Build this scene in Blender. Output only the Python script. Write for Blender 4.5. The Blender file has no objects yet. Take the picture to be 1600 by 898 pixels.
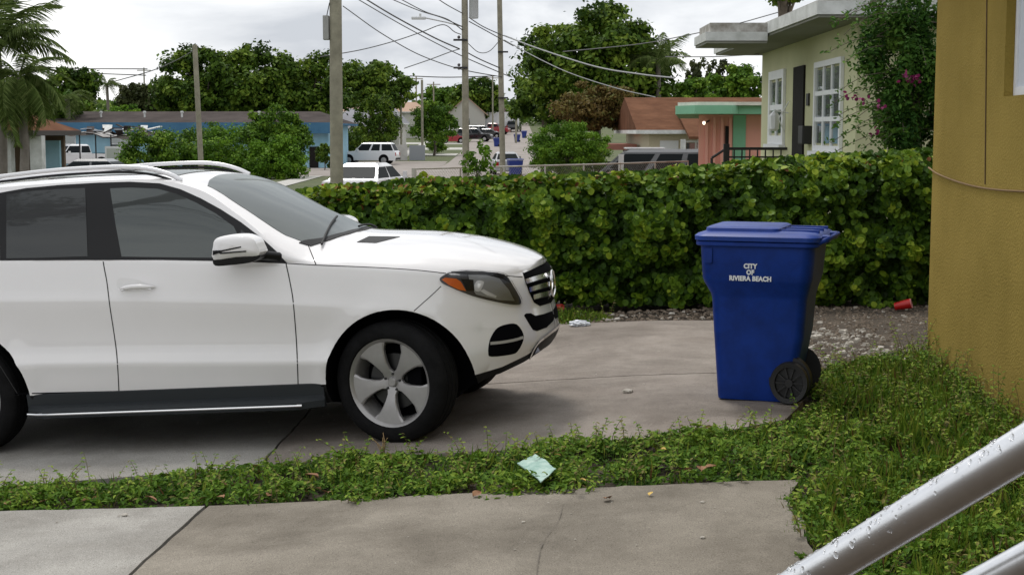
import bpy, bmesh, math, random
import numpy as np
from mathutils import Vector, Matrix, noise
from mathutils.bvhtree import BVHTree
from mathutils.geometry import delaunay_2d_cdt
random.seed(7); rng = np.random.default_rng(7)
R = math.radians
S = bpy.context.scene
COL = S.collection

# ---------------------------------------------------------------- camera, sky, sun, exposure
FPX = 2300.0; HC = 1.933; PITCH = math.atan(244 / FPX)
cam = bpy.data.cameras.new('camera'); cam.sensor_width = 36; cam.lens = FPX / 1600 * 36
cam.clip_start = .1; cam.clip_end = 4000
camo = bpy.data.objects.new('camera', cam); COL.objects.link(camo)
camo.location = (0, 0, HC); camo.rotation_euler = (math.pi / 2 - PITCH, 0, 0)
S.camera = camo
S.render.resolution_x = 1024; S.render.resolution_y = 574
S.view_settings.view_transform = 'Standard'; S.view_settings.look = 'None'
S.view_settings.gamma = 1; S.view_settings.use_curve_mapping = False
S.view_settings.exposure = 0.30
S.render.engine = 'CYCLES'
SUN_EL, SUN_AZ = 62, 335      # degrees; azimuth clockwise from +Y (beyond the car, a little left)
W = bpy.data.worlds.new('World'); S.world = W; W.use_nodes = True
def build_world():
    nt = W.node_tree; N = nt.nodes; L = nt.links
    for n in list(N): N.remove(n)
    out = N.new('ShaderNodeOutputWorld'); bg = N.new('ShaderNodeBackground')
    sky = N.new('ShaderNodeTexSky'); sky.sky_type = 'NISHITA'; sky.sun_disc = False
    sky.sun_elevation = R(SUN_EL); sky.sun_rotation = R(SUN_AZ); sky.dust_density = 3
    sc = N.new('ShaderNodeVectorMath'); sc.operation = 'SCALE'; sc.inputs['Scale'].default_value = .10
    L.new(sky.outputs[0], sc.inputs[0])
    tc = N.new('ShaderNodeTexCoord'); mp = N.new('ShaderNodeMapping')
    mp.inputs['Scale'].default_value = (1, 1, 2.6); mp.inputs['Location'].default_value = (3.1, .4, .2)
    L.new(tc.outputs['Generated'], mp.inputs[0])
    n1 = N.new('ShaderNodeTexNoise'); n1.inputs['Scale'].default_value = 3.3; n1.inputs['Detail'].default_value = 7
    n1.inputs['Roughness'].default_value = .55; n1.inputs['Distortion'].default_value = .5
    L.new(mp.outputs[0], n1.inputs['Vector'])
    cr = N.new('ShaderNodeValToRGB'); e = cr.color_ramp.elements
    e[0].position = .36; e[0].color = (.52, .55, .60, 1); e[1].position = .60; e[1].color = (1.08, 1.08, 1.07, 1)
    m = e.new(.47); m.color = (.78, .80, .83, 1)
    L.new(n1.outputs['Fac'], cr.inputs[0])
    mx = N.new('ShaderNodeMix'); mx.data_type = 'RGBA'; mx.inputs[0].default_value = .93
    L.new(sc.outputs[0], mx.inputs[6]); L.new(cr.outputs[0], mx.inputs[7])
    L.new(mx.outputs[2], bg.inputs[0]); bg.inputs[1].default_value = 1.0
    L.new(bg.outputs[0], out.inputs[0])
build_world()
sl = bpy.data.lights.new('sun', 'SUN'); sl.energy = 1.5; sl.angle = R(14); sl.color = (1, .96, .9)
so = bpy.data.objects.new('sun', sl); COL.objects.link(so)
d = Vector((math.sin(R(SUN_AZ)) * math.cos(R(SUN_EL)), math.cos(R(SUN_AZ)) * math.cos(R(SUN_EL)), math.sin(R(SUN_EL))))
so.rotation_euler = (-d).to_track_quat('-Z', 'Y').to_euler()

# ---------------------------------------------------------------- helpers: positions
CP, SP = math.cos(PITCH), math.sin(PITCH)
CAM = Vector((0, 0, HC))
def ray(px, py):
    x = (px - 800) / FPX; y = (449 - py) / FPX
    return Vector((x, CP + y * SP, -SP + y * CP))
def at(px, py, Y):                       # the point of the place seen in direction (px,py) at distance Y north of the camera
    r = ray(px, py); return CAM + r * (Y / r.y)
_TY = [(-60, 0), (22, 0), (36, -.40), (60, -.65), (128, -1.0), (165, -.6), (215, .5), (300, 2.9), (420, 5.2), (900, 7)]
def lerp_tab(t, x):
    if x <= t[0][0]: return t[0][1]
    for (a, b), (c, e) in zip(t, t[1:]):
        if x <= c: return b + (e - b) * (x - a) / (c - a)
    return t[-1][1]
def smooth(a, b, x):
    t = min(1, max(0, (x - a) / (b - a))); return t * t * (3 - 2 * t)
def gz(x, y):                            # height of the ground
    s = .067 * (x + .76)
    if s > .10: s = .10 + .05 * math.tanh((s - .10) / .05)
    s = max(s, -.5)
    k = smooth(17, 30, y)
    return s * (1 - k) + lerp_tab(_TY, y) * k
def gnd(px, py):
    z = 0; r = ray(px, py)
    for i in range(60):
        P = CAM + r * ((z - HC) / r.z); z = .5 * z + .5 * gz(P.x, P.y)
    return P
def catmull(pts, n=6, closed=False):
    out = []; m = len(pts)
    P = [np.array(p, float) for p in pts]
    rngi = range(m if closed else m - 1)
    for i in rngi:
        p1, p2 = P[i], P[(i + 1) % m]
        p0 = P[i - 1] if (closed or i > 0) else 2 * p1 - p2
        p3 = P[(i + 2) % m] if (closed or i + 2 < m) else 2 * p2 - p1
        for k in range(n):
            t = k / n
            out.append(tuple(.5 * (2 * p1 + (p2 - p0) * t + (2 * p0 - 5 * p1 + 4 * p2 - p3) * t * t + (3 * p1 - p0 - 3 * p2 + p3) * t ** 3)))
    if not closed: out.append(tuple(P[-1]))
    return out

# ---------------------------------------------------------------- helpers: materials
MAT = {}
def mat(name, col, rough=.6, metal=0, spec=.5, var=0, vscale=8, bump=0, bscale=60, coat=0, col2=None, trans=0, detail=5, ior=None):
    if name in MAT: return MAT[name]
    m = bpy.data.materials.new(name); m.use_nodes = True; nt = m.node_tree; N = nt.nodes; L = nt.links
    b = N['Principled BSDF']; b.inputs['Roughness'].default_value = rough; b.inputs['Metallic'].default_value = metal
    b.inputs['Specular IOR Level'].default_value = spec; b.inputs['Coat Weight'].default_value = coat
    b.inputs['Coat Roughness'].default_value = .04
    if trans: b.inputs['Transmission Weight'].default_value = trans
    if ior: b.inputs['IOR'].default_value = ior
    b.inputs['Base Color'].default_value = (*col, 1)
    if var or col2:
        tc = N.new('ShaderNodeTexCoord'); n = N.new('ShaderNodeTexNoise'); n.inputs['Scale'].default_value = vscale
        n.inputs['Detail'].default_value = detail; n.inputs['Roughness'].default_value = .65
        L.new(tc.outputs['Object'], n.inputs['Vector'])
        cr = N.new('ShaderNodeValToRGB'); cr.color_ramp.elements[0].position = .32; cr.color_ramp.elements[1].position = .68
        c2 = col2 if col2 else tuple(min(1, c * (1 + var)) for c in col)
        c1 = col if col2 else tuple(c * (1 - var) for c in col)
        cr.color_ramp.elements[0].color = (*c1, 1); cr.color_ramp.elements[1].color = (*c2, 1)
        L.new(n.outputs['Fac'], cr.inputs[0]); L.new(cr.outputs[0], b.inputs['Base Color'])
    if bump:
        tc = N.new('ShaderNodeTexCoord'); n = N.new('ShaderNodeTexNoise'); n.inputs['Scale'].default_value = bscale; n.inputs['Detail'].default_value = 4
        L.new(tc.outputs['Object'], n.inputs['Vector'])
        bp = N.new('ShaderNodeBump'); bp.inputs['Strength'].default_value = bump; bp.inputs['Distance'].default_value = .02
        L.new(n.outputs['Fac'], bp.inputs['Height']); L.new(bp.outputs[0], b.inputs['Normal'])
    MAT[name] = m; return m
def leaf_mat(name, stops, rough=.5, transl=.25, spec=.3):
    """leaf colour picked by the face attribute 'tint' (0..1) through a ramp; a little light passes through"""
    if name in MAT: return MAT[name]
    m = bpy.data.materials.new(name); m.use_nodes = True; nt = m.node_tree; N = nt.nodes; L = nt.links
    b = N['Principled BSDF']; b.inputs['Roughness'].default_value = rough; b.inputs['Specular IOR Level'].default_value = spec
    a = N.new('ShaderNodeAttribute'); a.attribute_name = 'tint'
    cr = N.new('ShaderNodeValToRGB'); el = cr.color_ramp.elements
    while len(el) > 1: el.remove(el[0])
    for i, (p, c) in enumerate(stops):
        e = el[0] if i == 0 else el.new(p); e.position = p; e.color = (*c, 1)
    L.new(a.outputs['Fac'], cr.inputs[0]); L.new(cr.outputs[0], b.inputs['Base Color'])
    t = N.new('ShaderNodeBsdfTranslucent'); L.new(cr.outputs[0], t.inputs[0])
    mx = N.new('ShaderNodeMixShader'); mx.inputs[0].default_value = transl
    L.new(b.outputs[0], mx.inputs[1]); L.new(t.outputs[0], mx.inputs[2]); L.new(mx.outputs[0], N['Material Output'].inputs[0])
    MAT[name] = m; return m

# ---------------------------------------------------------------- helpers: objects
def tag(o, label=None, cat=None, group=None, kind=None):
    if label: o['label'] = label
    if cat: o['category'] = cat
    if group: o['group'] = group
    if kind: o['kind'] = kind
    return o
def empty(name, loc=(0, 0, 0), rz=0, label=None, cat=None, group=None):
    o = bpy.data.objects.new(name, None); COL.objects.link(o); o.location = loc; o.rotation_euler = (0, 0, rz)
    o.empty_display_size = .2
    return tag(o, label, cat, group)
def link(name, me, m=None, parent=None):
    o = bpy.data.objects.new(name, me); COL.objects.link(o)
    if m is not None and not me.materials: me.materials.append(m)
    if parent is not None: o.parent = parent
    return o
def copy_tree(o, parent=None):
    c = o.copy(); COL.objects.link(c); c.parent = parent
    for ch in list(o.children): copy_tree(ch, c)
    return c
def fix_normals(me):
    bm = bmesh.new(); bm.from_mesh(me); bmesh.ops.recalc_face_normals(bm, faces=bm.faces); bm.to_mesh(me); bm.free()
class MB:
    def __init__(s): s.v = []; s.f = []
    def add(s, vs, fs):
        k = len(s.v); s.v += [tuple(v) for v in vs]; s.f += [tuple(i + k for i in f) for f in fs]; return s
    def box(s, x0, x1, y0, y1, z0, z1, M=None):
        vs = [Vector((x, y, z)) for z in (z0, z1) for y in (y0, y1) for x in (x0, x1)]
        if M is not None: vs = [M @ v for v in vs]
        return s.add(vs, [(0, 2, 3, 1), (4, 5, 7, 6), (0, 1, 5, 4), (2, 6, 7, 3), (0, 4, 6, 2), (1, 3, 7, 5)])
    def bbox(s, x0, x1, y0, y1, z0, z1, b=.01, M=None):     # box with chamfered edges
        bm = bmesh.new(); bmesh.ops.create_cube(bm, size=1)
        for v in bm.verts: v.co = Vector((x0 + (v.co.x + .5) * (x1 - x0), y0 + (v.co.y + .5) * (y1 - y0), z0 + (v.co.z + .5) * (z1 - z0)))
        bmesh.ops.bevel(bm, geom=list(bm.edges), offset=b, segments=2, affect='EDGES', profile=.7)
        bm.verts.ensure_lookup_table()
        vs = [M @ v.co if M is not None else v.co.copy() for v in bm.verts]; fs = [[v.index for v in f.verts] for f in bm.faces]
        bm.free(); return s.add(vs, fs)
    def tube(s, pts, r, n=8, cap=True):
        pts = [Vector(p) for p in pts]; rs = r if isinstance(r, (list, tuple)) else [r] * len(pts); vs = []; fs = []
        up = Vector((0, 0, 1)); last = None
        for i, p in enumerate(pts):
            t = (pts[min(i + 1, len(pts) - 1)] - pts[max(i - 1, 0)]); t = t.normalized() if t.length > 1e-9 else up
            if last is None:
                a = t.cross(up if abs(t.z) < .95 else Vector((1, 0, 0))).normalized()
            else:
                a = (last - t * last.dot(t)); a = a.normalized() if a.length > 1e-6 else t.orthogonal().normalized()
            last = a; b = t.cross(a)
            for k in range(n):
                q = 2 * math.pi * k / n; vs.append(p + (a * math.cos(q) + b * math.sin(q)) * rs[i])
        for i in range(len(pts) - 1):
            for k in range(n):
                fs.append((i * n + k, i * n + (k + 1) % n, (i + 1) * n + (k + 1) % n, (i + 1) * n + k))
        if cap: fs.append(tuple(range(n - 1, -1, -1))); fs.append(tuple(range((len(pts) - 1) * n, len(pts) * n)))
        return s.add(vs, fs)
    def lathe(s, prof, n=24, M=None, closed=False):          # prof: (r, z) about z
        vs = []; fs = []
        for r, z in prof:
            for k in range(n):
                q = 2 * math.pi * k / n; vs.append(Vector((r * math.cos(q), r * math.sin(q), z)))
        m = len(prof)
        for i in range(m if closed else m - 1):
            j = (i + 1) % m
            for k in range(n): fs.append((i * n + k, i * n + (k + 1) % n, j * n + (k + 1) % n, j * n + k))
        if M is not None: vs = [M @ v for v in vs]
        return s.add(vs, fs)
    def prism(s, poly, h0, h1, M=None):                      # polygon in xy, extruded in z
        n = len(poly); vs = [Vector((x, y, h0)) for x, y in poly] + [Vector((x, y, h1)) for x, y in poly]
        if M is not None: vs = [M @ v for v in vs]
        return s.add(vs, [tuple(range(n - 1, -1, -1)), tuple(range(n, 2 * n))] + [(i, (i + 1) % n, n + (i + 1) % n, n + i) for i in range(n)])
    def build(s, name, m=None, parent=None, sm=False, fix=True):
        me = bpy.data.meshes.new(name); me.from_pydata(s.v, [], s.f); me.update()
        if fix: fix_normals(me)
        if sm: me.shade_smooth(); me.set_sharp_from_angle(angle=R(40))
        return link(name, me, m, parent)
def grid_mesh(rows):
    n = len(rows[0]); vs = [tuple(p) for r in rows for p in r]; fs = []
    for i in range(len(rows) - 1):
        for k in range(n - 1): fs.append((i * n + k, i * n + k + 1, (i + 1) * n + k + 1, (i + 1) * n + k))
    return vs, fs
XUP = Matrix(((0, 0, 1, 0), (1, 0, 0, 0), (0, 1, 0, 0), (0, 0, 0, 1)))   # prism axes: poly xy -> world yz, height -> x
YUP = Matrix(((1, 0, 0, 0), (0, 0, -1, 0), (0, 1, 0, 0), (0, 0, 0, 1)))  # poly xy -> xz, height -> -y

LEAF = {
 'round': (np.array([(0, -.5, 0), (.36, -.28, .05), (.46, .1, .09), (.27, .42, .05), (0, .5, 0), (-.27, .42, .05), (-.46, .1, .09), (-.36, -.28, .05)]), [(0, 1, 2, 3, 4), (0, 4, 5, 6, 7)]),
 'lance': (np.array([(0, -.5, 0), (.2, -.12, .05), (.16, .2, .05), (0, .5, -.06), (-.16, .2, .05), (-.2, -.12, .05)]), [(0, 1, 2, 3), (0, 3, 4, 5)]),
 'quad': (np.array([(0, -.5, 0), (.34, 0, .06), (0, .5, -.04), (-.34, 0, .06)]), [(0, 1, 2), (0, 2, 3)]),
 'blade': (np.array([(-.05, 0, 0), (.05, 0, 0), (.035, .5, .04), (0, 1, .16), (-.035, .5, .04)]), [(0, 1, 2, 3, 4)]),
}
def leaf_cloud(name, pos, nrm, size, tint, m, shape='quad', parent=None, up=None):
    """one mesh of leaf-sized faces: pos (n,3), nrm (n,3) leaf normals, size (n,), tint (n,)"""
    pos = np.asarray(pos, float); n = len(pos); base, fs = LEAF[shape]; k = len(base)
    nrm = np.asarray(nrm, float); nrm = nrm / (np.linalg.norm(nrm, axis=1, keepdims=True) + 1e-9)
    ref = rng.normal(size=(n, 3)) if up is None else np.asarray(up, float)
    a = ref - nrm * np.sum(ref * nrm, 1, keepdims=True); a /= (np.linalg.norm(a, axis=1, keepdims=True) + 1e-9)
    b = np.cross(a, nrm)
    size = np.asarray(size, float).reshape(n, 1, 1)
    V = pos[:, None, :] + size * (base[None, :, 0:1] * b[:, None, :] + base[None, :, 1:2] * a[:, None, :] + base[None, :, 2:3] * nrm[:, None, :])
    V = V.reshape(-1, 3)
    lens = [len(f) for f in fs]; loops1 = np.array([i for f in fs for i in f])
    loops = (np.arange(n)[:, None] * k + loops1[None]).ravel()
    ltot = np.tile(lens, n); lst = np.concatenate([[0], np.cumsum(ltot)[:-1]])
    me = bpy.data.meshes.new(name); me.vertices.add(len(V)); me.vertices.foreach_set('co', V.ravel())
    me.loops.add(len(loops)); me.loops.foreach_set('vertex_index', loops.astype(np.int32))
    me.polygons.add(len(ltot)); me.polygons.foreach_set('loop_start', lst.astype(np.int32)); me.polygons.foreach_set('loop_total', ltot.astype(np.int32))
    me.update(calc_edges=True)
    at_ = me.attributes.new('tint', 'FLOAT', 'FACE'); at_.data.foreach_set('value', np.repeat(np.clip(tint, 0, 1), len(fs)).astype(np.float32))
    return link(name, me, m, parent)
def jnoise(P, s):
    return np.array([noise.noise(Vector(p) * s) for p in P])
# ================================================================ the white SUV
M_paint = mat('white_paint', (.80, .785, .785), rough=.25, coat=1, spec=.4, var=.012, vscale=3)
M_blackpl = mat('black_plastic', (.009, .0095, .01), rough=.55, spec=.2, bump=.05, bscale=200)
M_gloss = mat('gloss_black_trim', (.010, .010, .011), rough=.35, spec=.25)
M_seam = mat('panel_gap', (.03, .03, .03), rough=.9)
M_chrome = mat('chrome', (.78, .78, .79), rough=.2, metal=1)
M_alloy = mat('alloy_wheel', (.36, .35, .345), rough=.38, metal=.55, var=.04, vscale=30)
M_tyre = mat('tyre_rubber', (.009, .009, .0095), rough=.85, spec=.12, bump=.2, bscale=90, var=.3, vscale=14)
M_steel = mat('brake_steel', (.06, .06, .06), rough=.4, metal=.9)
M_dark = mat('dark_cavity', (.004, .004, .005), rough=.9, spec=.03)
M_amber = mat('amber_reflector', (.75, .17, .03), rough=.15, coat=.6)
M_lampin = mat('headlamp_bowl', (.36, .37, .38), rough=.3, metal=.1)
M_lampdk = mat('headlamp_housing', (.07, .07, .075), rough=.25)
M_skirt = mat('grey_side_skirt', (.026, .030, .033), rough=.6, spec=.25)
def glass_mat(name, tint, refl, rough=.02, fk=1.0):
    m = bpy.data.materials.new(name); m.use_nodes = True; nt = m.node_tree; N = nt.nodes; L = nt.links
    b = N['Principled BSDF']; b.inputs['Base Color'].default_value = (*tint, 1); b.inputs['Roughness'].default_value = .35
    g = N.new('ShaderNodeBsdfGlossy'); g.inputs['Roughness'].default_value = rough; g.inputs['Color'].default_value = (.86, .93, .92, 1)
    lw = N.new('ShaderNodeFresnel'); lw.inputs['IOR'].default_value = 1.5
    ma = N.new('ShaderNodeMath'); ma.operation = 'MULTIPLY_ADD'; ma.inputs[1].default_value = fk; ma.inputs[2].default_value = refl
    L.new(lw.outputs[0], ma.inputs[0])
    mx = N.new('ShaderNodeMixShader'); L.new(ma.outputs[0], mx.inputs[0]); L.new(b.outputs[0], mx.inputs[1]); L.new(g.outputs[0], mx.inputs[2])
    L.new(mx.outputs[0], N['Material Output'].inputs[0]); MAT[name] = m; return m
M_glass = glass_mat('tinted_window_glass', (.008, .013, .012), .03, fk=.6)
M_glassd = glass_mat('privacy_glass', (.005, .006, .007), .004, fk=.45)
M_wind = glass_mat('windscreen_glass', (.026, .036, .033), .015, fk=.36)
def clear_mat(name, k):
    m = bpy.data.materials.new(name); m.use_nodes = True; nt = m.node_tree; N = nt.nodes; L = nt.links
    g = N.new('ShaderNodeBsdfGlossy'); g.inputs['Roughness'].default_value = .03
    t = N.new('ShaderNodeBsdfTransparent'); mx = N.new('ShaderNodeMixShader'); f = N.new('ShaderNodeFresnel'); f.inputs['IOR'].default_value = 1.45
    a = N.new('ShaderNodeMath'); a.operation = 'ADD'; a.inputs[1].default_value = k
    L.new(f.outputs[0], a.inputs[0]); L.new(a.outputs[0], mx.inputs[0]); L.new(t.outputs[0], mx.inputs[1]); L.new(g.outputs[0], mx.inputs[2])
    L.new(mx.outputs[0], N['Material Output'].inputs[0]); MAT[name] = m; return m
M_clear = clear_mat('clear_lens', .0)

YAW, PIT = R(-10), math.atan(.067)
c_f = Vector((math.cos(YAW) * math.cos(PIT), math.sin(YAW) * math.cos(PIT), math.sin(PIT)))
c_l = Vector((-math.sin(YAW), math.cos(YAW), 0)); c_u = c_f.cross(c_l)
c_o = Vector((-.619, 9.968, -.0014))
CARM = Matrix((( c_f.x, c_l.x, c_u.x, c_o.x), (c_f.y, c_l.y, c_u.y, c_o.y), (c_f.z, c_l.z, c_u.z, c_o.z), (0, 0, 0, 1)))
CARI = CARM.inverted()
suv = empty('parked_suv', label='large white SUV parked in the driveway, front wheel turned', cat='SUV')
suv.matrix_world = CARM

def tabf(t):
    xs = [a for a, b in t]; ys = [b for a, b in t]
    # monotone-ish smooth interpolation
    xs = np.array(xs, float); ys = np.array(ys, float); sl_ = np.diff(ys) / np.diff(xs); m = np.zeros(len(xs))
    m[0], m[-1] = sl_[0], sl_[-1]
    for i in range(1, len(xs) - 1):
        m[i] = 0 if sl_[i - 1] * sl_[i] < 0 else 2 * sl_[i - 1] * sl_[i] / (sl_[i - 1] + sl_[i] + 1e-12) if abs(sl_[i - 1] + sl_[i]) > 1e-9 else 0
    def f(x):
        if x <= xs[0]: return float(ys[0])
        if x >= xs[-1]: return float(ys[-1])
        i = int(np.searchsorted(xs, x) - 1); h = xs[i + 1] - xs[i]; t = (x - xs[i]) / h
        return float((2 * t**3 - 3 * t**2 + 1) * ys[i] + (t**3 - 2 * t**2 + t) * h * m[i] + (-2 * t**3 + 3 * t**2) * ys[i + 1] + (t**3 - t**2) * h * m[i + 1])
    return f
f_belt = tabf([(-3.9, 1.32), (-2.5, 1.277), (-1.77, 1.245), (-.56, 1.157), (.016, 1.10), (.457, 1.046), (.7, 1.0), (.82, .975), (.93, .985), (1.03, .99)])
f_roof = tabf([(-3.9, 1.40), (-3.75, 1.60), (-3.6, 1.69), (-3.2, 1.75), (-2.6, 1.785), (-2.1, 1.79), (-1.6, 1.775), (-1.3, 1.735), (-1.1, 1.665), (-.9, 1.565), (-.6, 1.415), (-.36, 1.30), (-.28, 1.285), (.14, 1.247), (.42, 1.2), (.63, 1.145), (.76, 1.10), (.88, 1.045), (.96, 1.005), (1.03, .992)])
f_A = tabf([(-3.9, 1.36), (-3.6, 1.62), (-3.2, 1.71), (-2.6, 1.74), (-2.1, 1.745), (-1.6, 1.735), (-1.4, 1.71), (-1.165, 1.64), (-.9, 1.47), (-.57, 1.235), (-.42, 1.19), (-.2, 1.19), (.016, 1.175), (.457, 1.115), (.7, 1.06), (.85, 1.02), (1.03, .99)])
def v_A(u):
    cab = .93 - (f_A(u) - f_belt(u)) * .43
    hood = .80
    return cab + (hood - cab) * smooth(-.62, -.3, u)
f_tip = tabf([(.24, .76), (.36, .86), (.46, .925), (.56, .965), (.66, .955), (.76, .94), (.86, .945), (.94, .93), (1.0, .895)])
def f_tail(w): return -3.86 + .10 * smooth(.7, 1.3, w) + .02
U0 = .02; NE = 2.55; UR = -3.2
def wall_cols(u):
    b = f_belt(u); fr = smooth(-.42, .12, u)
    cr = b - .262 + .012 * smooth(-2.5, 0, u); lo = tabf([(-3.5, .61), (-1.75, .57), (-.54, .53), (0, .52)])(u)
    k = 1 - fr
    vl = lerp_tab([(.5, .383), (.62, .386), (.78, .41), (.90, .455), (.97, .50)], u); vb_ = .255 + (vl - .05 - .255) * smooth(.5, .75, u)
    ws = [vb_, vb_ + .05, .5 * (vl + vb_ + .06), vl, max(.46, vl + .03), lo - .03, lo, lo + .02, lo + .06, lo + .12, .5 * (lo + cr) + .04, cr - .08, cr - .02, cr, cr + .02, cr + .07, b - .09, b - .03, b - .008, b]
    vs = [.86, .89, .915, .922, .938, .951, .958, .955, .936, .930, .936, .950, .958, .9585, .953, .945, .938, .931, .928, .922]
    vf = [.86, .89, .915, .925, .935, .944, .948, .949, .951, .953, .957, .958, .958, .957, .956, .952, .945, .938, .934, .926]
    return [(w, vs[i] * k + vf[i] * fr) for i, w in enumerate(ws)]
def arch_bulge(u, w, v):
    for cu in (.10, -2.84):
        r = math.hypot(u - cu, w - .37)
        v += .016 * math.exp(-((r - .475) / .055) ** 2) * (1 if w > .3 else 0)
    return v
def car_section(u, theta):
    """half section: list of (u,v,w) from sill to roof centre"""
    out = []
    cols = wall_cols(u if theta is None else u)
    for w, v in cols:
        if theta is None:
            out.append((u, arch_bulge(u, w, v), w))
        else:
            uu = U0 + (f_tip(w) - U0) * math.sin(theta) ** (2 / NE); vv = v * math.cos(theta) ** (2 / NE)
            if theta < R(60): vv = arch_bulge(uu, w, vv)
            out.append((uu, vv, w))
    ub, vb, wb = out[-1]
    ratio = vb / cols[-1][1]
    fa, va, rc = f_A(ub), v_A(ub) * ratio, f_roof(ub)
    nA, nR = 8, 12
    for i in range(1, nA + 1):
        s = i / nA; out.append((ub, vb + (va - vb) * s + .018 * ratio * math.sin(math.pi * s), wb + (fa - wb) * s))
    for i in range(1, nR + 1):
        s = i / nR; out.append((ub, va * (1 - s), fa + (rc - fa) * (1 - (1 - s) ** 2.3)))
    return out
def build_body():
    rows = []
    # tail
    for k in range(10, 0, -1):
        th = R(88) * k / 10; sec = []
        for (u, v, w) in car_section(UR, None):
            s = math.sin(th) ** (2 / 3.2); c = max(math.cos(th), 0) ** (2 / 3.2)
            sec.append((UR + (f_tail(w) - UR) * s, v * c, w - .35 * max(0, w - 1.2) * s))
        rows.append(sec)
    u = UR
    while u < U0 - 1e-6: rows.append(car_section(u, None)); u += .035
    K = 46
    for k in range(0, K + 1):
        th = R(89.9) * (k / K) ** .8
        u_guess = U0 + (.98 - U0) * math.sin(th) ** (2 / NE)
        rows.append(car_section(u_guess, th))
    full = []
    for sec in rows:
        near = [(u, -v, w) for u, v, w in sec]; far = [(u, v, w) for u, v, w in sec[:-1]][::-1]
        full.append(near + far)
    global NGRID, NCOL
    vs, fs = grid_mesh(full); n = len(full[0]); NGRID = len(fs); NCOL = n - 1
    for i in range(len(full) - 1): fs.append((i * n, (i + 1) * n, (i + 1) * n + n - 1, i * n + n - 1))   # floor
    fs.append(tuple(range(n))); k = (len(full) - 1) * n; fs.append(tuple(range(k + n - 1, k - 1, -1)))
    return vs, fs
bv, bf = build_body()
BVH = BVHTree.FromPolygons([Vector(v) for v in bv], bf)
body_me = bpy.data.meshes.new('body'); body_me.from_pydata(bv, [], bf); fix_normals(body_me)
body = link('body', body_me, M_paint, suv); body_me.materials.append(M_dark); body_me.materials.append(M_blackpl)
for f in body_me.polygons:
    if f.index < NGRID and (f.index % NCOL < 3 or f.index % NCOL >= NCOL - 3): f.material_index = 2
    elif f.index >= NGRID: f.material_index = 1
cut = MB()
for cu in (.10, -2.84):
    for s in (-1, 1):
        Mx = Matrix.Translation((cu, s * 1.05, .37)) @ Matrix.Rotation(R(90), 4, 'X')
        cut.lathe([(0.001, -.42), (.466, -.42), (.466, .42), (.001, .42)], 64, Mx)
cuto = cut.build('wheel_well_cutter', M_dark); cuto.data.materials.clear(); cuto.data.materials.append(M_paint); cuto.data.materials.append(M_dark)
for f in cuto.data.polygons: f.material_index = 1
def boolean(o, c):
    md = o.modifiers.new('cut', 'BOOLEAN'); md.object = c; md.operation = 'DIFFERENCE'; md.solver = 'EXACT'
    c.matrix_world = o.matrix_world if o.parent is None else o.parent.matrix_world
    bpy.context.view_layer.update()
    ev = o.evaluated_get(bpy.context.evaluated_depsgraph_get()); me = bpy.data.meshes.new_from_object(ev)
    o.modifiers.clear(); o.data = me; bpy.data.objects.remove(c)
boolean(body, cuto)
body.data.shade_smooth(); body.data.set_sharp_from_angle(angle=R(38))

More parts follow.
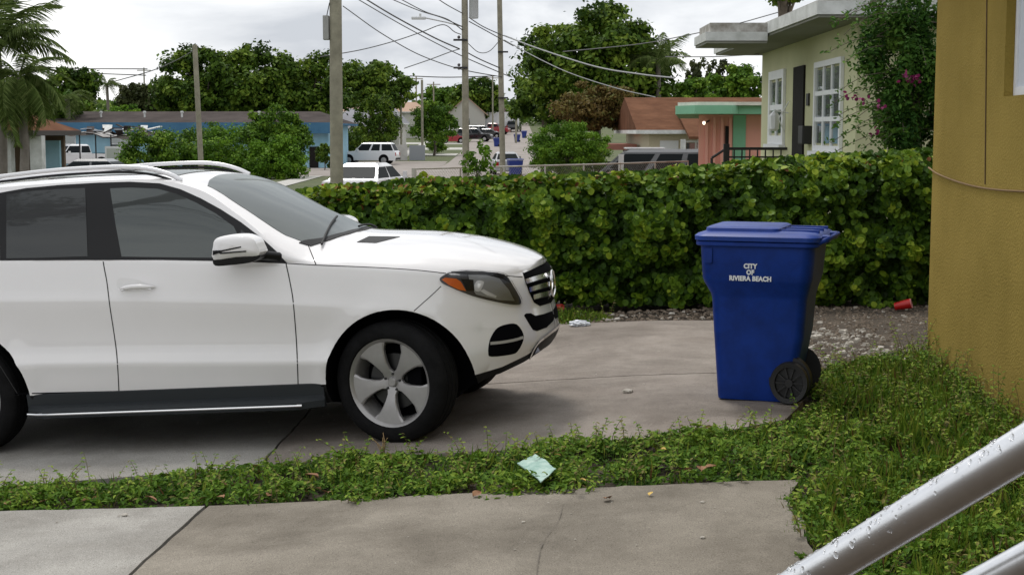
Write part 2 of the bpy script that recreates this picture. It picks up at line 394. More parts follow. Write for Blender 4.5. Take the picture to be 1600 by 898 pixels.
def hit(px, py, off=0):
    o = CARI @ CAM; r = (CARI.to_3x3() @ ray(px, py)).normalized()
    p, n, i, dd = BVH.ray_cast(o, r)
    if p is None: return None
    if n.dot(r) > 0: n = -n
    return p + n * off, n
def hit_down(u, v, off=0):
    p, n, i, dd = BVH.ray_cast(Vector((u, v, 3)), Vector((0, 0, -1)))
    if p is None: return None
    if n.z < 0: n = -n
    return p + n * off, n
def patch(name, poly, m, off=.002, th=.004, proj=hit, step=5, parent=None, mirror=True, smoothn=0, dome=0, sm=True):
    """a thin shell that follows the bodywork inside a traced outline"""
    if smoothn: poly = catmull(poly, smoothn, True)
    dn = []
    for i in range(len(poly)):
        a, b = Vector(poly[i]), Vector(poly[(i + 1) % len(poly)]); k = max(1, int((b - a).length / step))
        dn += [tuple(a + (b - a) * q / k) for q in range(k)]
    poly = dn
    n = len(poly); xs = [p[0] for p in poly]; ys = [p[1] for p in poly]
    pts = [Vector(p) for p in poly]
    def inside(x, y):
        c = False; j = n - 1
        for i in range(n):
            if (ys[i] > y) != (ys[j] > y) and x < (xs[j] - xs[i]) * (y - ys[i]) / (ys[j] - ys[i]) + xs[i]: c = not c
            j = i
        return c
    def edist(x, y):
        return min(((Vector((x, y)) - (pts[i] + (pts[(i + 1) % n] - pts[i]) * max(0, min(1, (Vector((x, y)) - pts[i]).dot(pts[(i + 1) % n] - pts[i]) / max(1e-9, (pts[(i + 1) % n] - pts[i]).length_squared))))).length) for i in range(n))
    y = min(ys) + step / 2; ip = []
    while y < max(ys):
        x = min(xs) + step / 2
        while x < max(xs):
            if inside(x, y) and edist(x, y) > step * .4: ip.append(Vector((x, y)))
            x += step
        y += step
    res = delaunay_2d_cdt(pts + ip, [(i, (i + 1) % n) for i in range(n)], [list(range(n))], 1, 1e-6)
    V2, E2, F2 = res[0], res[1], res[2]
    top = []; bad = set()
    for i, q in enumerate(V2):
        h = proj(q.x, q.y, 0)
        if h is None: top.append((Vector((0, 0, 0)), Vector((0, 0, 1)))); bad.add(i); continue
        o = off
        if dome: o += dome * min(1, edist(q.x, q.y) / (step * 2.0))
        top.append((h[0] + h[1] * o, h[1]))
    F2 = [f for f in F2 if not any(i in bad for i in f)]
    vs = [t[0] for t in top] + [t[0] - t[1] * th for t in top]; k = len(top); fs = list(F2)
    cnt = {}
    for f in F2:
        for a, b in zip(f, list(f[1:]) + [f[0]]): cnt[(a, b)] = 1
    for (a, b) in cnt:
        if (b, a) not in cnt: fs.append((b, a, a + k, b + k))
    mb = MB(); mb.add(vs, fs); o = mb.build(name, m, parent or suv, fix=True)
    if sm: o.data.shade_smooth(); o.data.set_sharp_from_angle(angle=R(40))
    if mirror:
        mb2 = MB(); mb2.add([(v.x, -v.y, v.z) for v in vs], [tuple(reversed(f)) for f in fs]); o2 = mb2.build(name, m, (parent if parent is None else None) or suv)
        if sm: o2.data.shade_smooth(); o2.data.set_sharp_from_angle(angle=R(40))
    return o
def ribbon(name, line, m, wid=.004, off=.0012, proj=hit, parent=None, mirror=True, dense=8):
    pts = catmull(line, dense); H = [proj(x, y, off) for x, y in pts]; H = [h for h in H if h]
    vs = []; fs = []
    for i, (p, n) in enumerate(H):
        t = (H[min(i + 1, len(H) - 1)][0] - H[max(i - 1, 0)][0]).normalized(); s = n.cross(t).normalized() * wid / 2
        vs += [p + s, p - s]
    for i in range(len(H) - 1): fs.append((2 * i, 2 * i + 1, 2 * i + 3, 2 * i + 2))
    mb = MB().add(vs, fs); o = mb.build(name, m, parent or suv)
    if mirror: MB().add([(v[0], -v[1], v[2]) for v in vs], [tuple(reversed(f)) for f in fs]).build(name, m, suv)
    return o
def Z1(p): return [(a / 3.2, 220 + b / 3.2) for a, b in p]
def Z2(p): return [(400 + a / 3.2, 220 + b / 3.2) for a, b in p]
def Z7(p): return [(660 + a / 4.083, 400 + b / 4.083) for a, b in p]
# glass: black trim field, then panes proud of it
patch('window_trim', [(-2, 302)] + Z1([(130, 238), (300, 222), (490, 211), (650, 206), (800, 214), (905, 244), (1005, 289), (1105, 344), (1205, 408), (1310, 488), (1390, 560), (1437, 614), (1200, 603), (800, 596), (400, 596), (0, 599)]), M_gloss, off=.004, step=6)
patch('side_window', Z1([(552, 240), (650, 236), (790, 242), (880, 266), (980, 310), (1080, 365), (1170, 430), (1190, 470), (1190, 586), (900, 584), (610, 580), (580, 420)]), M_glass, off=.0065, step=9)
patch('side_window', Z1([(34, 272), (150, 254), (300, 243), (428, 238), (434, 400), (440, 578), (200, 586), (34, 588)]), M_glassd, off=.0065, step=9)
patch('quarter_window', Z1([(1205, 445), (1290, 505), (1380, 590), (1395, 602), (1205, 590)]), M_glassd, off=.006, step=8)
ws = [(-.335, 0), (-.36, -.3), (-.42, -.55), (-.505, -.72), (-.62, -.735), (-.80, -.70), (-1.0, -.655), (-1.17, -.60), (-1.215, -.45), (-1.255, -.2), (-1.265, 0)]
patch('windscreen', ws + [(a, -b) for a, b in ws[-2:0:-1]], M_wind, off=.0035, step=.06, proj=hit_down, mirror=False)
cw = [(-.30, 0), (-.325, -.3), (-.385, -.55), (-.46, -.73), (-.53, -.755), (-.515, -.70), (-.43, -.54), (-.37, -.3), (-.345, 0)]
patch('cowl_panel', cw + [(a, -b) for a, b in cw[-2:0:-1]], M_blackpl, off=.005, step=.03, proj=hit_down, mirror=False)
sr = [(-1.42, -.46), (-1.42, .46), (-2.35, .46), (-2.35, -.46)]
patch('sunroof', sr, M_glassd, off=.004, step=.09, proj=hit_down, mirror=False)
# shut lines
ribbon('panel_gap', [(153, 289), (157, 345), (161, 405), (167, 440), (172, 480), (181, 540), (184, 575), (186, 613)], M_seam, .007)
ribbon('panel_gap', [(447, 412), (453, 440), (458, 470), (463, 530), (465, 575), (466, 605)], M_seam, .007)
ribbon('panel_gap', [(447, 411.5), (494, 414), (587, 418), (650, 422), (697, 427)], M_seam, .006)
ribbon('panel_gap', [(481, 382), (487, 397), (494, 414)], M_seam, .006)
ribbon('panel_gap', Z2([(1250, 675), (1290, 678), (1332, 681)]), M_seam, .006)
ribbon('panel_gap', Z2([(925, 727), (880, 770), (835, 810), (790, 850)]), M_seam, .005)
ribbon('panel_gap', [(0, 571), (12, 590), (22, 606), (29, 617)], M_seam, .006)
ribbon('panel_gap', [(0, 615.5), (100, 613), (185, 611), (300, 608), (466, 604.5), (506, 602.5)], M_dark, .008)
ribbon('hood_crease', Z2([(880, 450), (1000, 478), (1100, 512), (1200, 560)]), M_paint, .008, off=.003)
patch('hood_vent', Z2([(505, 507), (565, 478), (720, 480), (600, 511)]), M_blackpl, off=.003, step=4)
# door handles
def car_uw(px, py, v):
    o = CARI @ CAM; r = CARI.to_3x3() @ ray(px, py); t = (-v - o.y) / r.y; p = o + r * t; return p.x, p.z
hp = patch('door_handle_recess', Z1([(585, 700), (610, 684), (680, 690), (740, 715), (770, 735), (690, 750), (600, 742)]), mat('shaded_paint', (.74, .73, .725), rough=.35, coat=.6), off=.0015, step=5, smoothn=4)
u0, w0 = car_uw(186, 452, .97); u1, w1 = car_uw(241, 452, .97)
for s in (-1, 1):
    for du in (0, -1.2):
        mb = MB(); P = []; 
        for k in range(13):
            t = k / 12; P.append((u0 + du + (u1 - u0) * t, s * (.957 + .034 * math.sin(math.pi * t) ** .5), w0 + .002 + .012 * math.sin(math.pi * t)))
        mb.tube(P, [.004 + .013 * math.sin(math.pi * k / 12) ** .5 for k in range(13)], 10)
        o = mb.build('door_handle', M_paint, suv, sm=True)
        if du == 0:
            MB().tube([(a, b + s * .004, c - .012) for a, b, c in P[1:-1]], .005, 6).build('handle_trim', M_chrome, o, sm=True)
# lamps
hl = Z2([(918, 690), (938, 672), (975, 657), (1050, 651), (1130, 654), (1240, 668), (1285, 725), (1325, 800), (1300, 820), (1200, 805), (1080, 775), (980, 735), (932, 712)])
hl = catmull(hl, 3, True)
lamp = patch('headlamp', hl, M_lampdk, off=.002, step=5)
inner = Z2([(1060, 672), (1150, 672), (1215, 690), (1262, 745), (1290, 800), (1210, 795), (1100, 768), (1075, 730)])
patch('lamp_bowl', inner, M_lampin, off=.005, step=5, parent=lamp)
patch('amber_reflector', Z2([(928, 694), (945, 684), (1000, 690), (1022, 704), (1050, 750), (1015, 745), (965, 722)]), M_amber, off=.006, step=4, parent=lamp)
patch('lamp_divider', Z2([(1022, 690), (1085, 695), (1090, 750), (1052, 750), (1035, 715)]), M_gloss, off=.007, step=4, parent=lamp)
patch('projector_lens', Z2([(1090, 720), (1105, 700), (1135, 705), (1130, 730), (1115, 752), (1092, 748)]), mat('projector_white', (.8, .8, .8), rough=.1), off=.01, step=4, dome=.008, parent=lamp, smoothn=3)
patch('daytime_strip', Z2([(1118, 750), (1135, 742), (1200, 775), (1195, 785), (1150, 772)]), mat('projector_white', (.8, .8, .8)), off=.009, step=4, parent=lamp)
patch('lamp_brow', Z2([(975, 657), (1050, 652), (1130, 655), (1238, 669), (1270, 712), (1235, 690), (1150, 671), (1050, 667)]), M_gloss, off=.008, step=4, parent=lamp)
patch('lamp_lens', hl, M_clear, off=.014, step=5, parent=lamp, th=.003)
# grille and intakes
gr_poly = Z7([(640, 108), (700, 78), (775, 40), (800, 75), (825, 130), (836, 190), (834, 262), (816, 298), (750, 318), (712, 296), (680, 230), (655, 160)])
grille = patch('grille', gr_poly, M_dark, off=.003, step=4)
for a, b, c in [((650, 165), (745, 135), (800, 118)), ((672, 215), (752, 190), (818, 172)), ((698, 262), (760, 245), (828, 228))]:
    ribbon('grille_bar', Z7([a, b, c]), M_chrome, .030, off=.014)
    ribbon('grille_bar', Z7([(p[0] + 3, p[1] + 12) for p in (a, b, c)]), M_blackpl, .016, off=.012)
ribbon('grille_frame', Z7([(640, 106), (700, 76), (775, 38)]), M_paint, .012, off=.006)
patch('lower_grille', Z7([(648, 378), (660, 366), (690, 364), (718, 380), (770, 370), (826, 350), (838, 385), (834, 412), (790, 455), (730, 478), (705, 470), (676, 425)]), M_dark, off=.003, step=4)
fog = patch('fog_intake', Z7([(424, 560), (440, 510), (478, 458), (540, 434), (600, 435), (640, 490), (641, 540), (610, 600), (570, 625), (440, 640), (420, 618)]), M_dark, off=.003, step=4, smoothn=3)
ribbon('fog_trim', Z7([(430, 555), (500, 548), (570, 536), (638, 518)]), mat('satin_trim', (.42, .41, .40), rough=.4, metal=.1), .018, off=.009)
patch('skid_plate', Z7([(662, 716), (678, 655), (700, 600), (735, 548), (800, 500), (862, 450), (866, 500), (800, 555), (745, 600), (735, 650), (690, 702)]), M_blackpl, off=.006, step=5)
ribbon('skid_trim', Z7([(662, 716), (678, 655), (700, 600), (735, 548), (790, 505), (858, 452)]), M_chrome, .018, off=.011)
patch('tow_insert', Z7([(680, 700), (700, 640), (730, 575), (742, 600), (735, 650), (700, 690)]), mat('blue_reflecting_chrome', (.25, .32, .5), rough=.12, metal=1), off=.009, step=5)
# emblem
Mx = Matrix.Translation((.965, 0, .86)) @ Matrix.Rotation(R(90), 4, 'Y')
em = MB(); em.lathe([(.085 + .007 * math.cos(a), .007 * math.sin(a)) for a in [2 * math.pi * k / 8 for k in range(8)]], 32, Mx, closed=True)
emb = em.build('emblem', M_chrome, suv, sm=True)
for k in range(3):
    q = math.pi + 2 * math.pi * k / 3
    tri = [(.083 * math.cos(q), .083 * math.sin(q)), (.014 * math.cos(q + 1.05), .014 * math.sin(q + 1.05)), (.014 * math.cos(q - 1.05), .014 * math.sin(q - 1.05))]
    MB().prism(tri, -.003, .006, Mx).build('star_point', M_chrome, emb)
# wheels
def make_wheel(u, side, steer):
    root = bpy.data.objects.new('wheel', None); COL.objects.link(root); root.parent = suv
    root.location = (u, side * .83, .375); root.rotation_euler = (R(90) if side < 0 else R(-90), 0, 0)
    root.rotation_euler = (Matrix.Rotation(steer, 3, 'Z') @ Matrix.Rotation(R(90) if side < 0 else R(-90), 3, 'X')).to_euler()
    r = .383   # local z points outwards
    prof = [(.262, -.12), (.30, -.132), (.35, -.125), (.374, -.105), (r, -.085), (r, -.06), (r - .008, -.057), (r - .008, -.049), (r, -.046), (r + .001, -.004), (r - .007, -.001), (r - .007, .007), (r + .001, .010), (r, .052), (r - .008, .055), (r - .008, .063), (r, .066), (r, .085), (.374, .105), (.352, .122), (.33, .13), (.305, .132), (.285, .125), (.279, .112), (.268, .10)]
    MB().lathe(prof, 72).build('tyre', M_tyre, root, sm=True)
    rim = MB().lathe([(.262, -.12), (.25, -.08), (.245, .03), (.252, .085), (.262, .10), (.279, .112), (.282, .108), (.276, .098), (.262, .088), (.252, .07), (.238, .0), (.235, -.08), (.25, -.125)], 72).build('rim', M_alloy, root, sm=True)
    for k in range(5):
        a0 = R(90) + 2 * math.pi * k / 5 + (R(29) if side < 0 else 0)
        half = [(.03, .046), (.06, .034), (.08, .029), (.12, .037), (.16, .051), (.20, .069), (.24, .091), (.266, .108)]
        vs = []; fs = []
        for (rr, hw) in half:
            z = .085 - .028 * math.exp(-(rr / .09) ** 2) + .01 * (rr / .26) ** 2
            row = [(-hw, z - .03), (-hw, z - .006), (-hw * .86, z), (-hw * .3, z + .001), (hw * .3, z + .001), (hw * .86, z), (hw, z - .006), (hw, z - .03)]
            for (t, zz) in row:
                rad = math.sqrt(max(rr * rr - 0 * t * t, 0)); x = math.sqrt(max(rr * rr - t * t * (1 if rr > .2 else 0), .0001))
                vs.append((x * math.cos(a0) - t * math.sin(a0), x * math.sin(a0) + t * math.cos(a0), zz))
        n = 8
        for i in range(len(half) - 1):
            for j in range(n - 1): fs.append((i * n + j, i * n + j + 1, (i + 1) * n + j + 1, (i + 1) * n + j))
        sp_ = MB().add(vs, fs).build('spoke', M_alloy, root, sm=True); sp_.data.set_sharp_from_angle(angle=R(18))
        MB().lathe([(.001, .072), (.0075, .072), (.009, .06)], 8, Matrix.Translation((.052 * math.cos(a0 + R(36)), .052 * math.sin(a0 + R(36)), 0))).build('wheel_bolt', M_steel, root)
    MB().lathe([(.001, .078), (.024, .078), (.030, .072), (.034, .055)], 24).build('hub_cap', M_alloy, root, sm=True)
    MB().lathe([(.04, .02), (.175, .02), (.178, .0), (.04, -.01)], 40).build('brake_disc', M_steel, root, sm=True)
    MB().bbox(.09, .19, -.07, .09, -.03, .04, .015).build('brake_caliper', M_dark, root)
    MB().lathe([(.001, -.06), (.25, -.06)], 40).build('wheel_barrel', M_dark, root)
make_wheel(.068, -1, R(-13)); make_wheel(.068, 1, R(-13)); make_wheel(-2.86, -1, 0); make_wheel(-2.86, 1, 0)
# side skirt and running board
for s in (-1, 1):
    mb = MB(); secs = []
    for u in np.linspace(-2.40, -.385, 14):
        e = min(1, (u + 2.40) / .10, (-.385 - u) / .12); e = max(0, e) ** .5
        y = [.905, .935, .928, .925 + .085 * e, .93 + .105 * e, .93 + .10 * e, .90]
        z = [.40, .385, .315, .297, .285, .245, .235]
        secs.append([(u, s * a, b) for a, b in zip(y, z)])
    vs, fs = grid_mesh(secs); n = 7; fs += [tuple(range(n)), tuple(range(len(vs) - 1, len(vs) - n - 1, -1))]
    rb = mb.add(vs, fs).build('running_board', M_skirt, suv, sm=True)
    MB().tube([(u, s * (.985 + .05 * min(1, (u + 2.36) / .1) ** .5 if u < -2.26 else s * s * 1.036), .268) if False else (u, s * (1.034 - .04 * max(0, (-2.2 - u) / .17) ** 2), .270) for u in np.linspace(-2.37, -.50, 24)], .009, 8).build('chrome_strip', M_chrome, rb, sm=True)
    for u in np.linspace(-2.25, -.6, 22): MB().bbox(u, u + .05, s * .962 - .012, s * .962 + .012, .299, .306, .002).build('tread_stud', M_blackpl, rb)
    # roof rail
    rp = [(-3.35, 1.745), (-3.28, 1.785), (-3.0, 1.80), (-2.61, 1.812), (-2.33, 1.825), (-2.06, 1.830), (-1.74, 1.822), (-1.56, 1.800), (-1.42, 1.758), (-1.33, 1.712)]
    pts = catmull([(u, s * (.635 + .01 * (u + 1.3)) , w) for u, w in rp], 5)
    mb = MB(); mb.tube(pts, .0155, 10)
    rr = mb.build('roof_rail', mat('satin_silver', (.72, .72, .73), rough=.28, metal=.55), suv, sm=True)
    MB().tube([(u, s * .64, w - .034) for u, _, w in pts[4:-4]], .009, 6).build('rail_shadow_gap', M_blackpl, rr)
# mirrors
def mirror_part(s):
    root = bpy.data.objects.new('door_mirror', None); COL.objects.link(root); root.parent = suv
    V = 1.07
    def P(pl): return [car_uw(a, b, V) for a, b in Z1(pl)]
    out = P([(1084, 520), (1092, 492), (1120, 476), (1180, 466), (1240, 470), (1285, 490), (1302, 520), (1310, 568), (1200, 580), (1086, 590)])
    cu = sum(p[0] for p in out) / len(out); cw_ = sum(p[1] for p in out) / len(out)
    def shell(poly, name, m, y0, y1, bul=.03):
        poly = catmull(poly, 3, True); rows = []
        for k, (f, yy) in enumerate([(.02, y1 + bul), (.45, y1 + bul * .92), (.75, y1 + bul * .6), (.93, y1 + bul * .2), (1, y1), (1, y0), (.8, y0 - .004), (.02, y0 - .004)]):
            rows.append([(cu + (a - cu) * f, s * yy, cw_ + (b - cw_) * f) for a, b in poly + poly[:1]])
        vs, fs = grid_mesh(rows); return MB().add(vs, fs).build(name, m, root, sm=True)
    shell(out, 'mirror_shell', M_paint, .985, 1.13, .035)
    low = P([(1090, 588), (1200, 576), (1306, 566), (1308, 585), (1260, 606), (1160, 618), (1092, 620)])
    shell(low, 'mirror_base', M_gloss, .99, 1.125, .015)
    for q in ([(1092, 543), (1135, 541), (1232, 521), (1232, 528), (1140, 548), (1092, 566)], [(1120, 553), (1256, 543), (1256, 549), (1130, 560)]):
        pl = P(q); MB().prism([(a, b) for a, b in pl], 0, .012, Matrix(((1, 0, 0, 0), (0, 0, s, s * 1.153), (0, 1, 0, 0), (0, 0, 0, 1)))).build('turn_signal_slit', M_blackpl, root)
    a = car_uw(402, 400, 1.0); b = car_uw(436, 402, .93)
    MB().tube([(a[0] - .04, s * 1.03, a[1] + .0), (a[0] + .06, s * .98, a[1]), (b[0], s * .90, b[1])], [.03, .028, .03], 10).build('mirror_arm', M_gloss, root, sm=True)
mirror_part(-1); mirror_part(1)
# wipers
for a, b in (((-.40, -.70), (-.52, .05)), ((-.345, -.02), (-.40, .62))):
    P = []
    for k in range(9):
        t = k / 8; u = a[0] + (b[0] - a[0]) * t; v = a[1] + (b[1] - a[1]) * t; h = hit_down(u, v, .02)
        if h: P.append(h[0])
    MB().tube(P, .008, 6).build('wiper', M_blackpl, suv)
# underbody so that daylight does not pass under the sills
MB().bbox(-3.6, .40, -.62, .62, .21, .30, .02).build('underbody', M_dark, suv)
# ================================================================ ground, driveway
def concrete(name, c1, c2, stain, sscale=.8):
    m = bpy.data.materials.new(name); m.use_nodes = True; nt = m.node_tree; N = nt.nodes; L = nt.links
    b = N['Principled BSDF']; b.inputs['Roughness'].default_value = .88; b.inputs['Specular IOR Level'].default_value = .25
    g = N.new('ShaderNodeNewGeometry')
    def nz(sc, de=6, ro=.65, dist=0):
        n = N.new('ShaderNodeTexNoise'); n.inputs['Scale'].default_value = sc; n.inputs['Detail'].default_value = de
        n.inputs['Roughness'].default_value = ro; n.inputs['Distortion'].default_value = dist; L.new(g.outputs['Position'], n.inputs['Vector']); return n
    def ramp(n, p0, c0, p1, c1_):
        r = N.new('ShaderNodeValToRGB'); r.color_ramp.elements[0].position = p0; r.color_ramp.elements[0].color = (*c0, 1)
        r.color_ramp.elements[1].position = p1; r.color_ramp.elements[1].color = (*c1_, 1); L.new(n.outputs[0], r.inputs[0]); return r
    def mix(f, a, bb, mode='MIX'):
        x = N.new('ShaderNodeMix'); x.data_type = 'RGBA'; x.blend_type = mode
        if hasattr(f, 'outputs'): L.new(f.outputs[0], x.inputs[0])
        else: x.inputs[0].default_value = f
        L.new(a.outputs[2] if a.bl_idname == 'ShaderNodeMix' else a.outputs[0], x.inputs[6]); L.new(bb.outputs[2] if bb.bl_idname == 'ShaderNodeMix' else bb.outputs[0], x.inputs[7]); return x
    base = ramp(nz(1.7, 7), .3, c1, .7, c2)
    st = N.new('ShaderNodeRGB'); st.outputs[0].default_value = (*stain, 1)
    fac = ramp(nz(sscale, 8, .72, .25), .44, (0, 0, 0), .66, (.85, .85, .85))
    a = mix(fac, base, st)
    grit = ramp(nz(170, 3, .8), .3, (.5, .5, .5), .66, (1.4, 1.4, 1.4))
    a = mix(1, a, grit, 'MULTIPLY')
    v = N.new('ShaderNodeTexVoronoi'); v.inputs['Scale'].default_value = 85; L.new(g.outputs['Position'], v.inputs['Vector'])
    vr = ramp(v, .05, (1.7, 1.65, 1.55), .15, (1, 1, 1)); a = mix(1, a, vr, 'MULTIPLY')
    v2 = N.new('ShaderNodeTexVoronoi'); v2.inputs['Scale'].default_value = 42; L.new(g.outputs['Position'], v2.inputs['Vector'])
    vr2 = ramp(v2, .07, (.42, .40, .37), .17, (1, 1, 1)); a = mix(1, a, vr2, 'MULTIPLY')
    L.new(a.outputs[2], b.inputs['Base Color'])
    bp = N.new('ShaderNodeBump'); bp.inputs['Strength'].default_value = .35; bp.inputs['Distance'].default_value = .006
    L.new(nz(120, 4).outputs[0], bp.inputs['Height']); L.new(bp.outputs[0], b.inputs['Normal'])
    MAT[name] = m; return m
M_soil = mat('dark_soil', (.035, .026, .018), rough=1, col2=(.085, .065, .045), vscale=6, bump=.6, bscale=40)
M_lawn = mat('rough_grass_ground', (.055, .075, .022), rough=1, col2=(.10, .11, .045), vscale=.35, bump=.5, bscale=12)
ys = sorted(set([-6, -3, 0] + list(np.arange(2, 20, 1.0)) + list(np.arange(20, 60, 2.0)) + list(np.arange(60, 136, 4.0)) + [128] + list(np.arange(136, 320, 8.0)) + [165, 215, 300, 350, 420, 600, 900]))
xs = sorted(set(list(np.arange(-14, 10, 1.0)) + [-400, -200, -120, -80, -60, -45, -35, -25, -18, 12, 15, 18, 25, 35, 50, 80, 140, 260, 400]))
def gsheet(x, y): return gz(x, y) - .055 * (1 - smooth(16.5, 20, y))
vs, fs = grid_mesh([[(x, y, gsheet(x, y)) for x in xs] for y in ys])
g = MB().add(vs, fs).build('ground', M_lawn, sm=True); tag(g, kind='structure')
g.data.materials.append(M_soil)
for f in g.data.polygons:
    if f.center.y < 17: f.material_index = 1
def sheet(name, poly_rows, m, lift, parent=None, kind='structure'):
    """strip that follows the ground: poly_rows = [(y, x0, x1)...]"""
    rows = []
    for y in [q for q in ys if poly_rows[0][0] < q < poly_rows[-1][0]] + [poly_rows[0][0], poly_rows[-1][0]]:
        x0 = lerp_tab([(r[0], r[1]) for r in poly_rows], y); x1 = lerp_tab([(r[0], r[2]) for r in poly_rows], y); rows.append((y, x0, x1))
    rows.sort()
    R_ = [[(x0 + (x1 - x0) * k / 4, y, gz(0, y) + lift) for k in range(5)] for y, x0, x1 in rows]
    vs, fs = grid_mesh(R_); o = MB().add(vs, fs).build(name, m, parent); tag(o, kind=kind); return o
M_road = mat('worn_asphalt', (.20, .175, .155), rough=.9, col2=(.30, .265, .24), vscale=.5, bump=.2, bscale=30)
M_walk = mat('pale_sidewalk', (.42, .41, .38), rough=.9, var=.12, vscale=1.5)
sheet('road', [(44, -6.5, 3), (92, -6.2, 3), (136, -5.8, 3.0), (215, -6.0, 3.4), (330, -6, 3.6), (420, -6, 4)], M_road, .012)
sheet('cross_street', [(90, -70, -6.1), (133, -70, -5.9)], M_road, .010)
sheet('sidewalk', [(58, -11.6, -10.4), (90, -12.7, -11.5)], M_walk, .03)
sheet('sidewalk', [(138, -12.5, -11.0), (330, -12.2, -10.8)], M_walk, .03)
for a, b in ((133.5, 138), (158, 166), (178, 186), (200, 207)):
    sheet('side_driveway', [(a, -16, -6.0), (b, -16, -6.0)], M_walk if a > 140 else M_road, .016)

drive = empty('driveway'); tag(drive, kind='structure')
C1 = concrete('concrete_light', (.27, .26, .24), (.36, .347, .32), (.19, .178, .158))
C2 = concrete('concrete_dark', (.17, .15, .122), (.275, .248, .207), (.105, .091, .072), .7)
C3 = concrete('concrete_warm', (.215, .184, .158), (.335, .298, .262), (.125, .106, .089), .6)
def slab(name, m, pts, th=.09):
    """concrete slab with a slightly uneven, rounded edge; pts is the outline on the ground"""
    pl = []
    for i in range(len(pts)):
        a = Vector(pts[i]); b = Vector(pts[(i + 1) % len(pts)]); k = max(1, int((b - a).length / .12))
        for q in range(k):
            p = a + (b - a) * q / k; j = .012 * noise.noise(Vector((p.x * 5, p.y * 5, 3))); pl.append(Vector((p.x + j, p.y + j)))
    n = len(pl); X0, X1 = min(p.x for p in pl), max(p.x for p in pl); Y0, Y1 = min(p.y for p in pl), max(p.y for p in pl)
    ip = []
    def inside(x, y):
        c = False; j = n - 1
        for i in range(n):
            if (pl[i].y > y) != (pl[j].y > y) and x < (pl[j].x - pl[i].x) * (y - pl[i].y) / (pl[j].y - pl[i].y) + pl[i].x: c = not c
            j = i
        return c
    for x in np.arange(X0 + .15, X1, .3):
        for y in np.arange(Y0 + .15, Y1, .3):
            if inside(x, y): ip.append(Vector((x, y)))
    r = delaunay_2d_cdt(pl + ip, [(i, (i + 1) % n) for i in range(n)], [list(range(n))], 1, 1e-6)
    V2, F2 = r[0], r[2]; k = len(V2)
    ed = {}
    for f in F2:
        for a, b in zip(f, list(f[1:]) + [f[0]]): ed[(a, b)] = 1
    border = {a for (a, b) in ed if (b, a) not in ed} | {b for (a, b) in ed if (b, a) not in ed}
    vs = [(v.x, v.y, gz(v.x, v.y) - (.006 if i in border else 0) + .004 * noise.noise(Vector((v.x, v.y, 0)))) for i, v in enumerate(V2)]
    fs = list(F2); idx = {}
    for i in border: idx[i] = len(vs); vs.append((V2[i].x, V2[i].y, gz(V2[i].x, V2[i].y) - th))
    for (a, b) in ed:
        if (b, a) not in ed: fs.append((b, a, idx[a], idx[b]))
    o = MB().add(vs, fs).build(name, m, drive, sm=True); return o
slab('concrete_slab', C1, [(-9, 8.7), (-3.05, 8.55), (-1.52, 8.62), (-1.46, 10.1), (-1.40, 14.2), (-9, 14.4)])
slab('concrete_slab', C3, [(-1.50, 8.62), (-.9, 8.72), (.2, 8.62), (1.2, 8.72), (1.72, 9.1), (1.95, 9.7), (1.9, 10.86), (.3, 10.98), (-1.42, 11.0)])
slab('concrete_slab', C3, [(-1.42, 11.02), (.3, 11.0), (1.9, 10.88), (2.15, 11.6), (1.98, 13.9), (.5, 14.12), (-1.38, 14.2)])
slab('concrete_slab', C1, [(-9, 3.2), (-1.98, 3.2), (-1.75, 6.5), (-1.655, 7.74), (-2.83, 7.93), (-5.5, 8.0), (-9, 8.1)])
SLAB_E = [(p.x, p.y) for p in (gnd(1420, 1200), gnd(1330, 930), gnd(1285, 872), gnd(1262, 845), gnd(1258, 812), gnd(1240, 795), gnd(1232, 775), gnd(1248, 748))]
slab('concrete_slab', C2, [(-1.955, 3.2), *SLAB_E, (.67, 7.54), (0, 7.62), (-.82, 7.66), (-1.63, 7.735), (-1.73, 6.5)])

def crack(pts, w=.006):
    P = [gnd(*p) for p in catmull(pts, 10)]; vs = []; fs = []
    for i, p in enumerate(P):
        t = (P[min(i + 1, len(P) - 1)] - P[max(i - 1, 0)]).normalized(); sd = Vector((-t.y, t.x, 0)) * w * (.4 + random.random()) + Vector((random.gauss(0, .002), random.gauss(0, .002), 0))
        vs += [(p.x + sd.x, p.y + sd.y, gz(p.x, p.y) + .007), (p.x - sd.x * .6, p.y - sd.y * .6, gz(p.x, p.y) + .007)]
    for i in range(len(P) - 1): fs.append((2 * i, 2 * i + 1, 2 * i + 3, 2 * i + 2))
    MB().add(vs, fs).build('crack', mat('crack_dirt', (.14, .125, .105), rough=1), drive)
crack([(880, 788), (872, 815), (850, 845), (842, 870), (838, 905)], .0011)
crack([(790, 612), (850, 603), (930, 600), (1010, 606)], .0016)
# ================================================================ yellow house at the right edge
HW = lambda y: 2.472 + .0759 * y                    # x of its wall plane
wdir = Vector((.0759, 1, 0)).normalized(); wnrm = Vector((-1, .0759, 0)).normalized()
def wallpt(px, py, off=0):
    r = ray(px, py); p0 = Vector((HW(0), 0, 0)); t = (p0 - CAM).dot(wnrm) / r.dot(wnrm); return CAM + r * t + wnrm * off
yh = empty('yellow_house', (HW(11.83), 11.83, gz(3.4, 11.8)), label='mustard yellow stucco house wall at the right edge, thin cable across it', cat='house')
yh.rotation_euler = (0, 0, math.atan2(-.0759, 1)); bpy.context.view_layer.update()
yi = yh.matrix_world.inverted()
M_stucco = mat('mustard_stucco', (.25, .182, .040), rough=.95, spec=.12, col2=(.345, .25, .062), vscale=.9, detail=9, bump=.5, bscale=55)
M_white = mat('white_frame_paint', (.75, .76, .77), rough=.5, var=.05, vscale=10)
M_pane = glass_mat('house_window_glass', (.03, .04, .045), .12)
M_panew = mat('white_shutter_panel', (.62, .66, .72), rough=.35)
